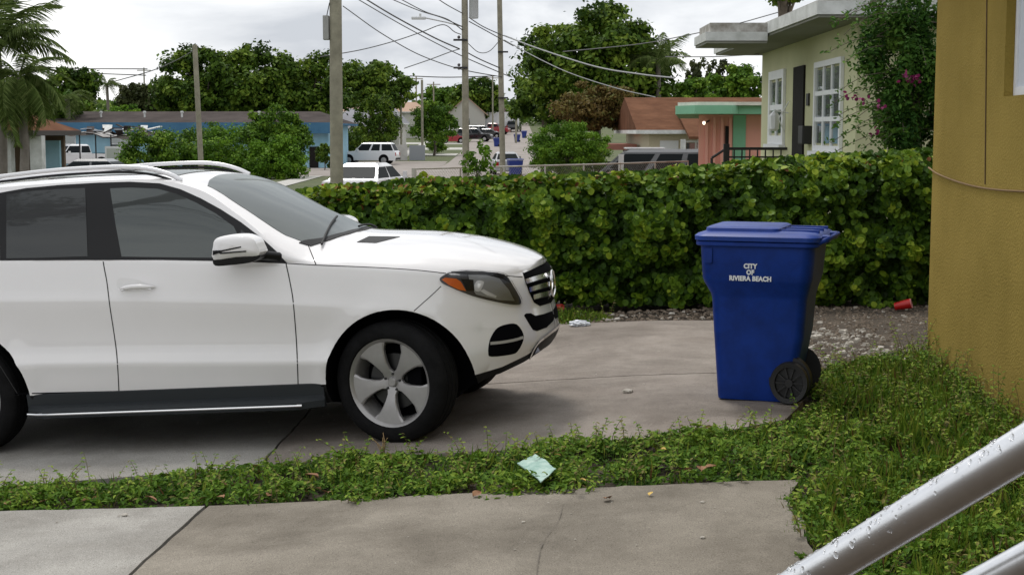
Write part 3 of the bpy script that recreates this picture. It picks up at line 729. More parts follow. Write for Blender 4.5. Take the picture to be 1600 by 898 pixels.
a = yi @ wallpt(1568, 151); wy1, wz0 = a.y, a.z; wy0 = wy1 - 1.25; wz1 = wz0 + 1.25
mb = MB()   # local: x into the house is +x, y along the wall (0 = far corner, negative towards the camera)
def wbox(y0, y1, z0, z1, x0=0, x1=.22): MB.box(mb, x0, x1, y0, y1, z0, z1)
vsW = [(0, 0, -.2), (0, wy1, -.2), (0, wy0, -.2), (0, -14, -.2), (0, -14, 3.4), (0, wy0, 3.4), (0, wy1, 3.4), (0, 0, 3.4), (0, wy1, wz0), (0, wy0, wz0), (0, wy0, wz1), (0, wy1, wz1),
       (.12, wy1, wz0), (.12, wy0, wz0), (.12, wy0, wz1), (.12, wy1, wz1), (7, 0, -.2), (7, 0, 3.4), (7, -14, -.2), (7, -14, 3.4)]
fsW = [(0, 1, 8, 11, 6, 7), (1, 2, 9, 8), (2, 3, 4, 5, 10, 9), (11, 10, 5, 6), (8, 9, 13, 12), (9, 10, 14, 13), (10, 11, 15, 14), (11, 8, 12, 15), (0, 7, 17, 16), (3, 18, 19, 4), (16, 17, 19, 18)]
wl = MB().add(vsW, fsW).build('wall', M_stucco, yh, fix=False)
win = MB().box(.06, .10, wy0 + .002, wy1 - .002, wz0 + .002, wz0 + .06).box(.06, .10, wy0 + .002, wy1 - .002, wz1 - .06, wz1 - .002).box(.06, .10, wy1 - .06, wy1 - .002, wz0 + .06, wz1 - .06).box(.06, .10, wy0 + .002, wy0 + .06, wz0 + .06, wz1 - .06).build('window', M_white, yh)
MB().box(.075, .082, wy0 + .05, wy1 - .05, wz0 + .05, wz1 - .05).build('pane', M_panew, win)
MB().box(-.55, 7.4, -14.4, .5, 3.405, 3.6).build('roof', mat('grey_roof', (.3, .29, .28), rough=.9), yh)
P = [yi @ wallpt(1543 - 3 * k / 9, 0 + 290 * k / 9 - 20 + 2 * k, .004) for k in range(10)]
MB().tube(P, .0045, 6).build('conduit', mat('old_brown_wire', (.10, .06, .025), rough=.8), yh)
cb = [wallpt(1453, 262, .01), wallpt(1466, 271, .012), wallpt(1490, 281, .012), wallpt(1520, 290, .012), wallpt(1555, 296, .012), wallpt(1600, 299, .012), wallpt(1660, 300, .012)]
o = MB().tube(catmull([tuple(p) for p in cb], 6), .007, 8).build('wall_cable', mat('tan_cable', (.22, .13, .045), rough=.7), sm=True)
tag(o, 'thin tan cable sagging across the yellow wall', 'cable')

# ================================================================ handrail in the foreground
M_alu = mat('wet_aluminium', (.76, .77, .79), rough=.3, metal=1, var=.06, vscale=25)
hr = empty('handrail', at(1272, 898, 1.85), label='wet aluminium stair handrail with raindrops, lower right corner', cat='handrail')
A = at(1272, 898, 1.85); B = at(1600, 700, 1.62); dv = (B - A); O0 = hr.location.copy()
E0 = A - dv * 3.2; E1 = B + dv * .7
MB().tube([E0 - O0, A - O0, B - O0, E1 - O0, E1 + Vector((.05, -.02, .02)) - O0, E1 + Vector((.5, -.35, .02)) - O0], .0243, 40).build('top_rail', M_alu, hr, sm=True)
A2 = at(1565, 900, 1.73)
MB().tube([A2 - dv * 3 - O0, A2 - O0, A2 + dv * .9 - O0], .0243, 32).build('lower_rail', M_alu, hr, sm=True)
for q in (E0,):
    MB().tube([q - O0, Vector((q.x, q.y, gz(q.x, q.y) - .05)) - O0], .0243, 16).build('post', M_alu, hr, sm=True)
M_drop = mat('water_drop', (1, 1, 1), rough=.0, trans=1, ior=1.33)
dd = dv.normalized(); side = dd.cross(Vector((0, 0, 1))).normalized(); upv = side.cross(dd).normalized()
mb = MB(); ico = bmesh.new(); bmesh.ops.create_icosphere(ico, subdivisions=2, radius=1); ico.verts.ensure_lookup_table()
iv = [v.co.copy() for v in ico.verts]; iff = [[v.index for v in f.verts] for f in ico.faces]
for k in range(230):
    t = random.uniform(-.15, 1.15); q = random.gauss(.2, .75); n = (upv * math.cos(q) - side * -math.sin(q)).normalized()
    c = A + dv * t + n * .0240; s = random.choice([.0011, .0014, .0018, .0024, .0032, .004]) ; tt = n.cross(dd)
    mb.add([c - O0 + dd * v.x * s + tt * v.y * s * 1.25 + n * v.z * s * .55 for v in iv], iff)
dr = mb.build('raindrops', M_drop, hr, sm=True); tag(dr, kind='stuff')

# ================================================================ blue wheelie bin
M_blue = mat('blue_bin_plastic', (.004, .031, .215), rough=.5, spec=.22, var=.24, vscale=5, bump=.04, bscale=150)
M_bluelid = mat('blue_lid_plastic', (.007, .040, .25), rough=.45, spec=.35, var=.12, vscale=7)
M_rub = mat('black_wheel_plastic', (.012, .012, .013), rough=.5)
M_letter = mat('white_lettering', (.75, .77, .8), rough=.5)
def rrect(x0, x1, y0, y1, r, z, n=6):
    out = []
    for cx, cy, a0 in ((x1 - r, y1 - r, 0), (x0 + r, y1 - r, 90), (x0 + r, y0 + r, 180), (x1 - r, y0 + r, 270)):
        for k in range(n + 1):
            q = R(a0 + 90 * k / n); out.append((cx + r * math.cos(q), cy + r * math.sin(q), z))
    return out
def text_mesh(name, s, size, m, parent, M, ext=.002, off=.0):
    cu = bpy.data.curves.new(name, 'FONT'); cu.body = s; cu.size = size; cu.align_x = 'CENTER'; cu.extrude = ext; cu.offset = off; cu.space_character = 1.04; cu.resolution_u = 3
    t = bpy.data.objects.new(name, cu); COL.objects.link(t); bpy.context.view_layer.update()
    me = bpy.data.meshes.new_from_object(t.evaluated_get(bpy.context.evaluated_depsgraph_get())); bpy.data.objects.remove(t)
    me.name = name; me.materials.clear(); o = link(name, me, m, parent); o.matrix_local = M; return o
def make_bin(loc, rz, label, lettering=True, cat='bin', group=None, mats=None, hi=True):
    mb_, ml_ = mats or (M_blue, M_bluelid)
    root = empty('wheelie_bin', loc, rz, label, cat, group); n = 6 if hi else 2
    secs = [(-.30, .235, .245, .06, 0.0), (-.305, .25, .25, .07, .03), (-.335, .335, .275, .07, .45), (-.35, .352, .287, .07, .68), (-.358, .36, .293, .07, .71), (-.405, .385, .335, .09, .79), (-.415, .395, .343, .09, .82), (-.43, .415, .355, .09, 1.04)]
    rows = [rrect(a, b, -w, w, r, z, n) for a, b, w, r, z in secs]; rows = [r + r[:1] for r in rows]
    vs, fs = grid_mesh(rows); k = len(rows[0]); fs.append(tuple(range(k - 1))); fs.append(tuple(range(len(vs) - k, len(vs) - 1)))
    bd = MB().add(vs, fs).build('bin_body', mb_, root, sm=True)
    if hi:
        rows = [rrect(a, b, -w, w, .10, z, n) for a, b, w, z in [(-.455, .44, .375, 1.035), (-.46, .445, .38, 1.04), (-.46, .445, .38, 1.062), (-.45, .437, .37, 1.066)]]
        vs, fs = grid_mesh([r + r[:1] for r in rows]); MB().add(vs, fs).build('rim', mb_, root, sm=True)
        # side panel edges and wheel recess ribs
        for s in (-1, 1):
            MB().bbox(-.385, -.325, s * .352 - .012, s * .352 + .006, .92, 1.02, .004).build('lid_clip_slot', mb_, root)
    rows = [rrect(a, b, -w, w, .10, z, n) for a, b, w, z in [(-.45, .43, .365, 1.068), (-.468, .455, .386, 1.072), (-.47, .46, .388, 1.10), (-.45, .445, .37, 1.115), (-.40, .42, .33, 1.128), (-.30, .35, .25, 1.135)]]
    rows = [r + r[:1] for r in rows]; vs, fs = grid_mesh(rows); k = len(rows[0]); fs.append(tuple(range(len(vs) - k, len(vs) - 1)))
    ld = MB().add(vs, fs).build('lid', ml_, root, sm=True)
    if hi:
        rows = [rrect(a, b, -w, w, .06, z, n) for a, b, w, z in [(-.40, .16, .30, 1.12), (-.395, .15, .295, 1.150), (-.375, .13, .275, 1.160)]]
        rows = [r + r[:1] for r in rows]; vs, fs = grid_mesh(rows); k = len(rows[0]); fs.append(tuple(range(len(vs) - k, len(vs) - 1)))
        MB().add(vs, fs).build('raised_panel', ml_, ld, sm=True)
        for y in (-.22, 0, .22): MB().bbox(.14, .43, y - .012, y + .012, 1.118, 1.145, .006).build('lid_rib', ml_, ld)
        MB().tube([(.40, -.30, 1.05), (.485, -.30, 1.085), (.50, -.28, 1.09), (.50, .28, 1.09), (.485, .30, 1.085), (.40, .30, 1.05)], .016, 10).build('handle', mb_, root, sm=True)
        for y in (-.20, .20): MB().bbox(.41, .505, y - .05, y + .05, 1.065, 1.11, .012).build('hinge', ml_, root)
    for s in (-1, 1):
        if hi: MB().lathe([(.001, 0), (.152, 0), (.162, -.03), (.001, -.03)], 28, Matrix.Translation((.24, s * .258, .150)) @ Matrix.Rotation(R(90 if s < 0 else -90), 4, 'X')).build('wheel_recess', M_rub, root, sm=True)
        Mx = Matrix.Translation((.245, s * .295, .140)) @ Matrix.Scale(.93, 4) @ Matrix.Rotation(R(90), 4, 'X')
        wh = MB().lathe([(.112, -.03), (.145, -.034), (.150, -.02), (.150, .02), (.145, .034), (.112, .03), (.108, .012), (.108, -.012)], 32, Mx, closed=True).build('wheel', M_rub, root, sm=True)
        if hi:
            for k in range(10):
                MB().box(.02, .115, -.006, .006, -.02, .02, Mx @ Matrix.Rotation(2 * math.pi * k / 10, 4, 'Z')).build('wheel_spoke', M_rub, wh)
            MB().lathe([(.001, -.004), (.115, -.004)], 28, Mx).build('wheel_disc', M_rub, wh)
            MB().lathe([(.001, .032), (.03, .032), (.034, .02), (.034, -.02), (.001, -.03)], 20, Mx).build('wheel_hub', M_rub, wh, sm=True)
        else: MB().lathe([(.001, .02), (.11, .02)], 16, Mx).build('wheel_hub', M_rub, wh)
    MB().tube([(.225, -.29, .14), (.225, .29, .14)], .012, 8).build('axle', M_rub, root)
    if lettering:
        tilt = R(90 - 2.9)
        for s_, z, sz in (('CITY', .893, .043), ('OF', .852, .043), ('RIVIERA BEACH', .811, .043)):
            y = -.341 - max(0, z - .79) * (.016 / .25) - .006
            text_mesh('lettering', s_, sz, M_letter, root, Matrix.Translation((-.045, y, z)) @ Matrix.Rotation(R(90) , 4, 'X') @ Matrix.Diagonal((1.0, 1, 1, 1)), .0015, .0022)
    return root
bb = make_bin((1.715, 9.93, gz(1.77, 9.93) + .002), R(-19), 'blue wheelie bin lettered CITY OF RIVIERA BEACH beside the driveway'); bb.scale = (.90, 1, 1)
# ================================================================ hedge
def hedge_top(x): return lerp_tab([(-3.2, .95), (-2.6, 1.18), (-2.0, 1.29), (-1, 1.37), (0, 1.39), (1.3, 1.44), (3.0, 1.60), (5, 1.72)], x)
def make_hedge():
    root = empty('hedge', (.9, 15.4, gz(.9, 15.4) - .05), label='dense clipped cocoplum hedge with round leaves behind the driveway', cat='hedge')
    O = np.array(root.location); x0, x1, y0, y1 = -3.1, 5.2, 14.95, 16.6
    P = []; Nn = []; T = []; Sz = []
    def sample(n, face):
        if face == 'front':
            x = rng.uniform(x0, x1, n); h = np.array([hedge_top(a) for a in x]); z = gz(1, 15) + .04 + (h - .1) * rng.random(n) ** .9
            b = np.array([noise.noise(Vector((a * 1.7, c * 2.2, 5))) for a, c in zip(x, z)]); b2 = np.array([noise.noise(Vector((a * 5, c * 5, 1))) for a, c in zip(x, z)])
            rnd = .42 * np.clip((z - (h - .35)) / .35, 0, 1) ** 2
            surf = y0 + rnd - .24 * b - .13 * b2 + .16 * np.clip(.45 - z, 0, 1)
            cf = np.array([noise.noise(Vector((a * 4.2, c * 4.6, 31))) + .6 * noise.noise(Vector((a * 11, c * 11, 8))) for a, c in zip(x, z)])
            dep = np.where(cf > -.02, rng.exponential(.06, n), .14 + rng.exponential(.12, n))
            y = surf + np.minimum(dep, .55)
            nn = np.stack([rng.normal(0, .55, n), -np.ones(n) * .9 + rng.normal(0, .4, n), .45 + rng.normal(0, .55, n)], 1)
            out = np.exp(-dep / .05); t = .12 + .24 * rng.random(n) + .26 * out * rng.random(n) + .20 * np.clip(b2 * 1.5, -.6, 1) + .10 * np.clip(b, -.6, 1)  # deeper leaves get a darker tint, painting shade into the gaps
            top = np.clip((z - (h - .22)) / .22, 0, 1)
        else:
            x = rng.uniform(x0, x1, n); y = rng.uniform(y0 + .2, y1, n); h = np.array([hedge_top(a) for a in x])
            b = np.array([noise.noise(Vector((a * 2.2, c * 2.2, 9))) for a, c in zip(x, y)]); b2 = np.array([noise.noise(Vector((a * 6, c * 6, 2))) for a, c in zip(x, y)])
            dep = rng.exponential(.07, n); z = h + .10 * b + .09 * b2 - np.minimum(dep, .4) - .12 * np.clip((y - y1 + .4) / .4, 0, 1)
            nn = np.stack([rng.normal(0, .6, n), -.25 + rng.normal(0, .55, n), np.ones(n) * .8 + rng.normal(0, .3, n)], 1)
            t = .25 + .35 * rng.random(n) + .2 * b2; top = np.exp(-dep / .06)
        red = (rng.random(n) < (.30 if face == 'top' else .16) * np.clip(1.25 - .22 * (x + 2.5), .25, 1.3) * top * (0.35 + np.clip(b2 + .3, 0, 1)))
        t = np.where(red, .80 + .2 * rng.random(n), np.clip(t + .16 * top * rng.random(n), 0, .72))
        P.append(np.stack([x, y, z], 1) - O); Nn.append(nn); T.append(t); Sz.append(np.where(red, .05, .066) * rng.uniform(.5, 1.35, n))
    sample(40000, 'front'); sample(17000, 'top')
    n = 11000; x = rng.uniform(x0, x1, n); y = rng.uniform(15.35, 16.5, n); h = np.array([hedge_top(a) for a in x]); z = gz(1, 15) + (h - .3) * rng.random(n)   # inner fill leaves, tinted dark to paint in the hedge's inner shade
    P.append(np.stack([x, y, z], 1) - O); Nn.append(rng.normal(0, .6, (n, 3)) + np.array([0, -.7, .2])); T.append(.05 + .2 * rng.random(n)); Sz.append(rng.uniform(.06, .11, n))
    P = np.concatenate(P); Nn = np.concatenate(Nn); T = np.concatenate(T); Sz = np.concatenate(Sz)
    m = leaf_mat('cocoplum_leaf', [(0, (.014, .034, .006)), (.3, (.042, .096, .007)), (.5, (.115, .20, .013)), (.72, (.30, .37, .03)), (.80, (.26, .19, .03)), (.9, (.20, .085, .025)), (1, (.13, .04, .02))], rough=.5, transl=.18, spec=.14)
    up = np.stack([rng.normal(0, .6, len(P)), rng.normal(0, .4, len(P)), np.ones(len(P))], 1)
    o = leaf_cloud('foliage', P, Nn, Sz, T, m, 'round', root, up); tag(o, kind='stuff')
    mb = MB(); 
    for k in range(70):
        x = random.uniform(x0, x1); y = random.uniform(15.2, 16.0); h = hedge_top(x) * random.uniform(.6, .92); z0 = gz(x, y) - .05
        p = [(x, y, z0)]
        for q in range(1, 5): p.append((x + random.gauss(0, .06) * q, y + random.gauss(0, .05) * q, z0 + h * q / 4))
        mb.tube([Vector(a) - root.location for a in p], [.014, .012, .009, .006, .003], 5)
    st = mb.build('stems', mat('hedge_twig', (.09, .065, .045), rough=.9), root); tag(st, kind='stuff')
make_hedge()

# ================================================================ weeds, grass, litter
def in_poly(x, y, pl):
    c = np.zeros(len(x), bool); j = len(pl) - 1
    for i in range(len(pl)):
        (xi, yi_), (xj, yj) = pl[i], pl[j]
        with np.errstate(divide='ignore', invalid='ignore'):
            c ^= ((yi_ > y) != (yj > y)) & (x < (xj - xi) * (y - yi_) / (yj - yi_ + 1e-12) + xi)
        j = i
    return c
M_weed = leaf_mat('weed_leaf', [(0, (.018, .048, .007)), (.35, (.068, .145, .015)), (.6, (.155, .26, .028)), (.8, (.29, .35, .05)), (.92, (.20, .19, .06)), (1, (.14, .075, .03))], rough=.65, transl=.2, spec=.10)
M_stem = mat('weed_stem', (.085, .10, .035), rough=.9, col2=(.16, .10, .05), vscale=4)
def edge_dist(x, y, pl):
    d = np.full(len(x), 9.0)
    for i in range(len(pl)):
        a = np.array(pl[i]); b = np.array(pl[(i + 1) % len(pl)]); ab = b - a; t = np.clip(((x - a[0]) * ab[0] + (y - a[1]) * ab[1]) / (ab @ ab), 0, 1)
        d = np.minimum(d, np.hypot(x - a[0] - t * ab[0], y - a[1] - t * ab[1]))
    return d
def weeds(name, label, poly, n, hmax, sprigs, blades, size=.034, avoid=None):
    X = [p[0] for p in poly]; Y = [p[1] for p in poly]
    root = empty(name, (sum(X) / len(X), sum(Y) / len(Y), gz(sum(X) / len(X), sum(Y) / len(Y))), label=label, cat='weeds')
    tag(root, kind='stuff'); O = np.array(root.location)
    def samp(k):
        x = rng.uniform(min(X) - .1, max(X) + .1, k * 3); y = rng.uniform(min(Y) - .1, max(Y) + .1, k * 3)
        jx = np.array([noise.noise(Vector((a * 4, b * 4, 0))) for a, b in zip(x, y)]) * .16
        ok = in_poly(x + jx, y + jx, poly)
        dn = np.array([noise.noise(Vector((a * 3.1, b * 3.1, 21))) + .6 * noise.noise(Vector((a * 9, b * 9, 4))) for a, b in zip(x, y)]); ok &= rng.random(len(x)) < np.clip(.72 + 1.3 * dn, .05, 1)
        if avoid is not None: ok &= ~avoid(x, y)
        return x[ok][:k], y[ok][:k]
    x, y = samp(n); k = len(x)
    ed = edge_dist(x, y, poly); b = np.array([noise.noise(Vector((p * 2.3, q * 2.3, 7))) for p, q in zip(x, y)]); b2 = np.array([noise.noise(Vector((p * 8, q * 8, 3))) for p, q in zip(x, y)])
    H = hmax * np.clip(.25 + ed / .22, 0, 1) * np.clip(.62 + .75 * b + .55 * b2, .10, 1.55)
    z = np.array([gz(p, q) for p, q in zip(x, y)]) - .035 + H * rng.random(k) ** .55
    nn = np.stack([rng.normal(0, .55, k), rng.normal(-.15, .55, k), np.ones(k)], 1)
    t = .18 + .36 * rng.random(k) + .30 * b2 + .22 * b; t = np.where(rng.random(k) < .03, .9 + .1 * rng.random(k), np.clip(t, 0, .84))
    P = [np.stack([x, y, z], 1)]; N_ = [nn]; S_ = [size * rng.uniform(.35, 1.6, k)]; T_ = [t]
    mb = MB(); sx, sy = samp(sprigs)
    for px, py in zip(sx, sy):                       # upright sprigs with leaf pairs
        h = hmax * random.uniform(.7, 1.9); z0 = gz(px, py) - .03; lx, ly = random.gauss(0, .42) * h, random.gauss(0, .42) * h
        pts = [Vector((px + lx * q * q, py + ly * q * q, z0 + h * q)) for q in (0, .35, .7, 1)]
        mb.tube([p - Vector(O) for p in pts], [.0022, .002, .0016, .001], 4, cap=False)
        for q in np.linspace(.35, 1, 6):
            for s in (-1, 1):
                a = random.uniform(0, 6.28); r = .018 * (1.3 - q * .6)
                P.append([[px + lx * q * q + r * math.cos(a), py + ly * q * q + r * math.sin(a), z0 + h * q]]); N_.append([[math.cos(a) * .3 + random.gauss(0, .2), math.sin(a) * .3 - .2, 1]])
                S_.append([size * (1.5 - .6 * q) * random.uniform(.7, 1.1)]); T_.append([min(.99, random.choice([.4, .5, .6, .72, .72, .93]))])
    o = leaf_cloud('leaves', np.concatenate([np.asarray(p) for p in P]) - O, np.concatenate([np.asarray(p) for p in N_]), np.concatenate([np.asarray(p) for p in S_]), np.concatenate([np.asarray(p) for p in T_]), M_weed, 'lance', root)
    tag(o, kind='stuff'); st = mb.build('stems', M_stem, root, fix=False); tag(st, kind='stuff')
    if blades:
        x, y = samp(blades); k = len(x); z = np.array([gz(p, q) for p, q in zip(x, y)]) - .04
        up = np.stack([rng.normal(0, .45, k), rng.normal(0, .45, k), np.ones(k)], 1)
        nn = np.stack([rng.normal(0, 1, k), rng.normal(-.6, .8, k), rng.normal(0, .2, k)], 1)
        ed = edge_dist(x, y, poly)
        o = leaf_cloud('grass_blades', np.stack([x, y, z], 1) - O, nn, hmax * rng.uniform(.6, 1.5, k) * np.clip(.4 + ed * 3, .4, 1), np.clip(rng.normal(.62, .2, k), 0, 1), M_weed, 'blade', root, up)
        tag(o, kind='stuff')
    return root
CART = (gnd(808, 742) + gnd(836, 733) + gnd(869, 757) + gnd(845, 773)) / 4
strip_poly = [(-4.2, 8.02), (-2.83, 7.92), (-1.63, 7.72), (-1.2, 7.74), (-.82, 7.54), (-.3, 7.58), (.1, 7.42), (.42, 7.38), (.62, 7.62), (1.47, 7.50), (1.75, 7.7), (1.95, 9.0), (1.68, 8.98), (1.1, 8.76), (.2, 8.72), (-.3, 8.62), (-.9, 8.74), (-1.6, 8.56), (-3.05, 8.48), (-4.2, 8.55)]
weeds('weed_strip', 'low weeds growing in the strip between the concrete slabs', strip_poly, 34000, .105, 300, 1500, .034, avoid=lambda x, y: np.hypot(x - CART.x, (y - CART.y) * .8) < .10)
binc = (1.77, 9.93)
right_poly = [(1.70, 7.75)] + [(p.x, p.y) for p in (gnd(1240, 750), gnd(1205, 768), gnd(1225, 800), gnd(1240, 838), gnd(1280, 870), gnd(1310, 900), gnd(1390, 1060))] + [(2.8, 4.6), (3.0, 6.5), (3.16, 9.0), (3.36, 11.7), (3.2, 11.75), (2.4, 11.2), (2.25, 10.6), (2.0, 10.2), (2.05, 9.75), (1.95, 9.45), (1.75, 9.2), (1.62, 8.4)]
weeds('weed_patch', 'grass and weeds between the bin and the yellow wall', right_poly, 46000, .11, 420, 11000, .034, avoid=lambda x, y: np.hypot(x - binc[0], y - binc[1]) < .30)
wall_weeds = [(2.95, 7.0), (3.02, 7.0), (3.38, 11.8), (3.1, 11.9), (2.85, 10.5), (2.85, 9)]
weeds('wall_weeds', 'taller flowering weeds along the foot of the yellow wall', wall_weeds, 4500, .18, 130, 800, .034)
weeds('hedge_foot_grass', 'small tuft of grass at the hedge foot beside the car bumper', [(.25, 14.2), (.95, 14.2), (1.0, 14.7), (.3, 14.8)], 900, .12, 10, 900, .03)
# dry stalks by the wheel
o = MB()
for k in range(5):
    b0 = gnd(598 + random.uniform(-6, 8), 716); b0.z -= .02; h = random.uniform(.10, .2)
    o.tube([b0, b0 + Vector((random.gauss(0, .012), random.gauss(0, .012), h * .6)), b0 + Vector((random.gauss(0, .02), random.gauss(0, .02), h))], [.003, .004, .002], 5)
o = o.build('dry_stalks', mat('straw', (.33, .22, .11), rough=.9)); tag(o, 'dry straw-coloured weed stalks in front of the front tyre', 'weeds', kind='stuff')
# tiny white and brown flower heads
# rubble
def rubble(name, label, poly, n, smin, smax, m, kind='stuff', zoff=0, flat=.45):
    X = [p[0] for p in poly]; Y = [p[1] for p in poly]; mb = MB(); x = rng.uniform(min(X), max(X), n * 3); y = rng.uniform(min(Y), max(Y), n * 3); ok = in_poly(x, y, poly); x, y = x[ok][:n], y[ok][:n]
    for a, b in zip(x, y):
        s = smin + (smax - smin) * random.random() ** 3; z = gz(a, b) + zoff; rz = random.uniform(0, 6.3); k = random.randint(4, 6); tp = []; bt = []
        for q in range(k):
            r = s * random.uniform(.6, 1.2); an = rz + 2 * math.pi * q / k; bt.append((a + r * math.cos(an), b + r * math.sin(an) * .8, z)); tp.append((a + r * .7 * math.cos(an), b + r * .7 * math.sin(an) * .8, z + s * flat * random.uniform(.7, 1.5)))
        mb.add(bt + tp, [tuple(range(k, 2 * k))] + [(q, (q + 1) % k, k + (q + 1) % k, k + q) for q in range(k)])
    o = mb.build(name, m); tag(o, label, 'rubble', kind=kind); return o
rub = [(1.95, 14.9), (2.0, 12.5), (2.2, 10.9), (3.2, 11.5), (3.4, 11.9), (4.2, 12.2), (4.6, 15.2), (1.9, 15.1)]
rub2 = [(2.35, 11.2), (3.1, 11.4), (3.35, 12.0), (3.2, 13.2), (2.4, 13.4), (2.2, 12.2)]
M_shell = mat('broken_shell_stone', (.30, .27, .23), rough=.9, col2=(.58, .55, .49), vscale=9)
M_peb = mat('brown_pebble', (.10, .075, .055), rough=.95, col2=(.26, .21, .16), vscale=11)
MB().add([(x, y, gz(x, y) - .012) for x, y in rub], [tuple(range(len(rub)))]).build('dirt_patch', M_soil)['kind'] = 'structure'
rubble('brown_gravel', 'brown gravel and leaf litter under the hedge', rub, 4200, .006, .028, M_peb, zoff=-.014)
rubble('pale_rubble', 'pale broken stones scattered behind the blue bin', rub2, 300, .008, .05, M_shell, zoff=-.012)
rubble('pale_rubble', 'scattered pale chips on the dirt below the hedge', rub, 330, .006, .03, M_shell, zoff=-.012)
rubble('brown_gravel', 'leaf litter along the edge of the far slab', [(-1.2, 14.15), (2.0, 13.9), (2.0, 14.9), (-1.2, 14.9)], 1800, .006, .03, M_peb, zoff=-.02)
rubble('pale_rubble', 'white chips along the hedge foot', [(.4, 14.1), (2.0, 13.95), (2.0, 14.6), (.4, 14.7)], 40, .008, .04, M_shell, zoff=-.005)
rubble('concrete_specks', 'tiny white shell chips on the front slabs', [(-3, 4.9), (1.5, 4.9), (1.4, 7.4), (-3, 7.7)], 190, .002, .009, M_shell, zoff=.002, flat=.3)
rubble('concrete_specks', 'tiny pale chips on the rear slabs', [(-3, 8.8), (1.4, 9.0), (1.4, 13.5), (-1, 13.8)], 110, .003, .010, M_shell, zoff=.002, flat=.3)
def stone(px, py, s, label):
    p = gnd(px, py); bm = bmesh.new(); bmesh.ops.create_icosphere(bm, subdivisions=2, radius=1)
    for v in bm.verts: v.co = v.co * (1 + .35 * noise.noise(v.co * 1.6 + Vector((px, py, 0)))); v.co = Vector((v.co.x * s, v.co.y * s * .7, v.co.z * s * .45))
    me = bpy.data.meshes.new('stone'); bm.to_mesh(me); bm.free(); o = link('stone', me, M_shell); o.location = (p.x, p.y, p.z + s * .3); tag(o, label, 'stone')
stone(981, 613, .038, 'pale stone lying alone on the concrete between car and bin')
stone(195, 805, .018, 'white chip on the light front slab')
stone(1098, 785, .014, 'small white chip on the dark slab near the weed edge')
stone(1098, 840, .012, 'small white chip lower on the dark front slab')
stone(818, 816, .012, 'small white chip below the teal carton')
# red cup
cpos = gnd(1411, 484); cup = empty('plastic_cup', (cpos.x, cpos.y, cpos.z + .05), label='red plastic cup lying on the dirt beside the yellow wall', cat='cup')
Mx = Matrix.Rotation(R(75), 4, 'Y') @ Matrix.Rotation(R(20), 4, 'X')
MB().lathe([(.001, -.085), (.036, -.085), (.038, -.08), (.041, -.03), (.043, -.028), (.048, .05), (.050, .078), (.047, .078), (.045, .05), (.038, -.03), (.034, -.078), (.001, -.078)], 28, Mx).build('cup_wall', mat('red_plastic', (.5, .012, .012), rough=.35), cup, sm=True)
MB().lathe([(.046 + .004 * math.cos(2 * math.pi * k / 8), .08 + .004 * math.sin(2 * math.pi * k / 8)) for k in range(8)], 28, Mx, closed=True).build('cup_rim', mat('pale_red', (.7, .3, .3), rough=.4), cup, sm=True)
cpos = gnd(873, 489); Mx = Matrix.Rotation(R(80), 4, 'Y') @ Matrix.Rotation(R(50), 4, 'X')
cn = MB().lathe([(.001, -.06), (.025, -.06), (.033, -.052), (.033, .05), (.028, .06), (.024, .058), (.001, .057)], 20, Mx).build('drink_can', mat('dull_red_metal', (.35, .03, .02), rough=.4), sm=True)
cn.location = (cpos.x, cpos.y, cpos.z + .06); tag(cn, 'red can lying in grass at the hedge foot past the bumper', 'can')
# teal carton
def carton():
    q = [gnd(808, 742), gnd(836, 733), gnd(869, 757), gnd(845, 773)]
    c = sum(q, Vector()) / 4; rows = []
    for i in range(9):
        r = []
        for j in range(9):
            a, b = i / 8, j / 8; p = (q[0] * (1 - a) + q[1] * a) * (1 - b) + (q[3] * (1 - a) + q[2] * a) * b
            r.append((p.x - c.x, p.y - c.y, p.z - c.z + .075 + .018 * a + .012 * noise.noise(Vector((a * 3, b * 3, 1))) - .01 * abs(b - .5)))
        rows.append(r)
    vs, fs = grid_mesh(rows); n = len(vs); vs2 = [(x, y, z - .006) for x, y, z in vs]
    fs2 = [tuple(reversed([i + n for i in f])) for f in fs]; rim = [i for i in range(9)] + [9 * i + 8 for i in range(1, 9)] + [72 + j for j in range(7, -1, -1)] + [9 * i for i in range(7, 0, -1)]
    sd = [(rim[k], rim[(k + 1) % len(rim)], rim[(k + 1) % len(rim)] + n, rim[k] + n) for k in range(len(rim))]
    o = MB().add(vs + vs2, fs + fs2 + sd).build('flattened_carton', mat('faded_teal_card', (.20, .36, .31), rough=.6, col2=(.46, .60, .54), vscale=14), sm=True); o.location = c
    tag(o, 'crumpled pale teal carton lying on the weed strip', 'litter')
carton()
pp = gnd(906, 509); bm = bmesh.new(); bmesh.ops.create_icosphere(bm, subdivisions=3, radius=1)
for v in bm.verts: k = 1 + .5 * noise.noise(v.co * 2.5); v.co = Vector((v.co.x * .09 * k, v.co.y * .06 * k, v.co.z * .035 * k))
me = bpy.data.meshes.new('crumpled_wrapper'); bm.to_mesh(me); bm.free(); o = link('crumpled_wrapper', me, mat('pale_wrapper', (.55, .58, .62), rough=.4)); o.location = (pp.x, pp.y, pp.z + .02); tag(o, 'crumpled pale wrapper on the far edge of the slab', 'litter')
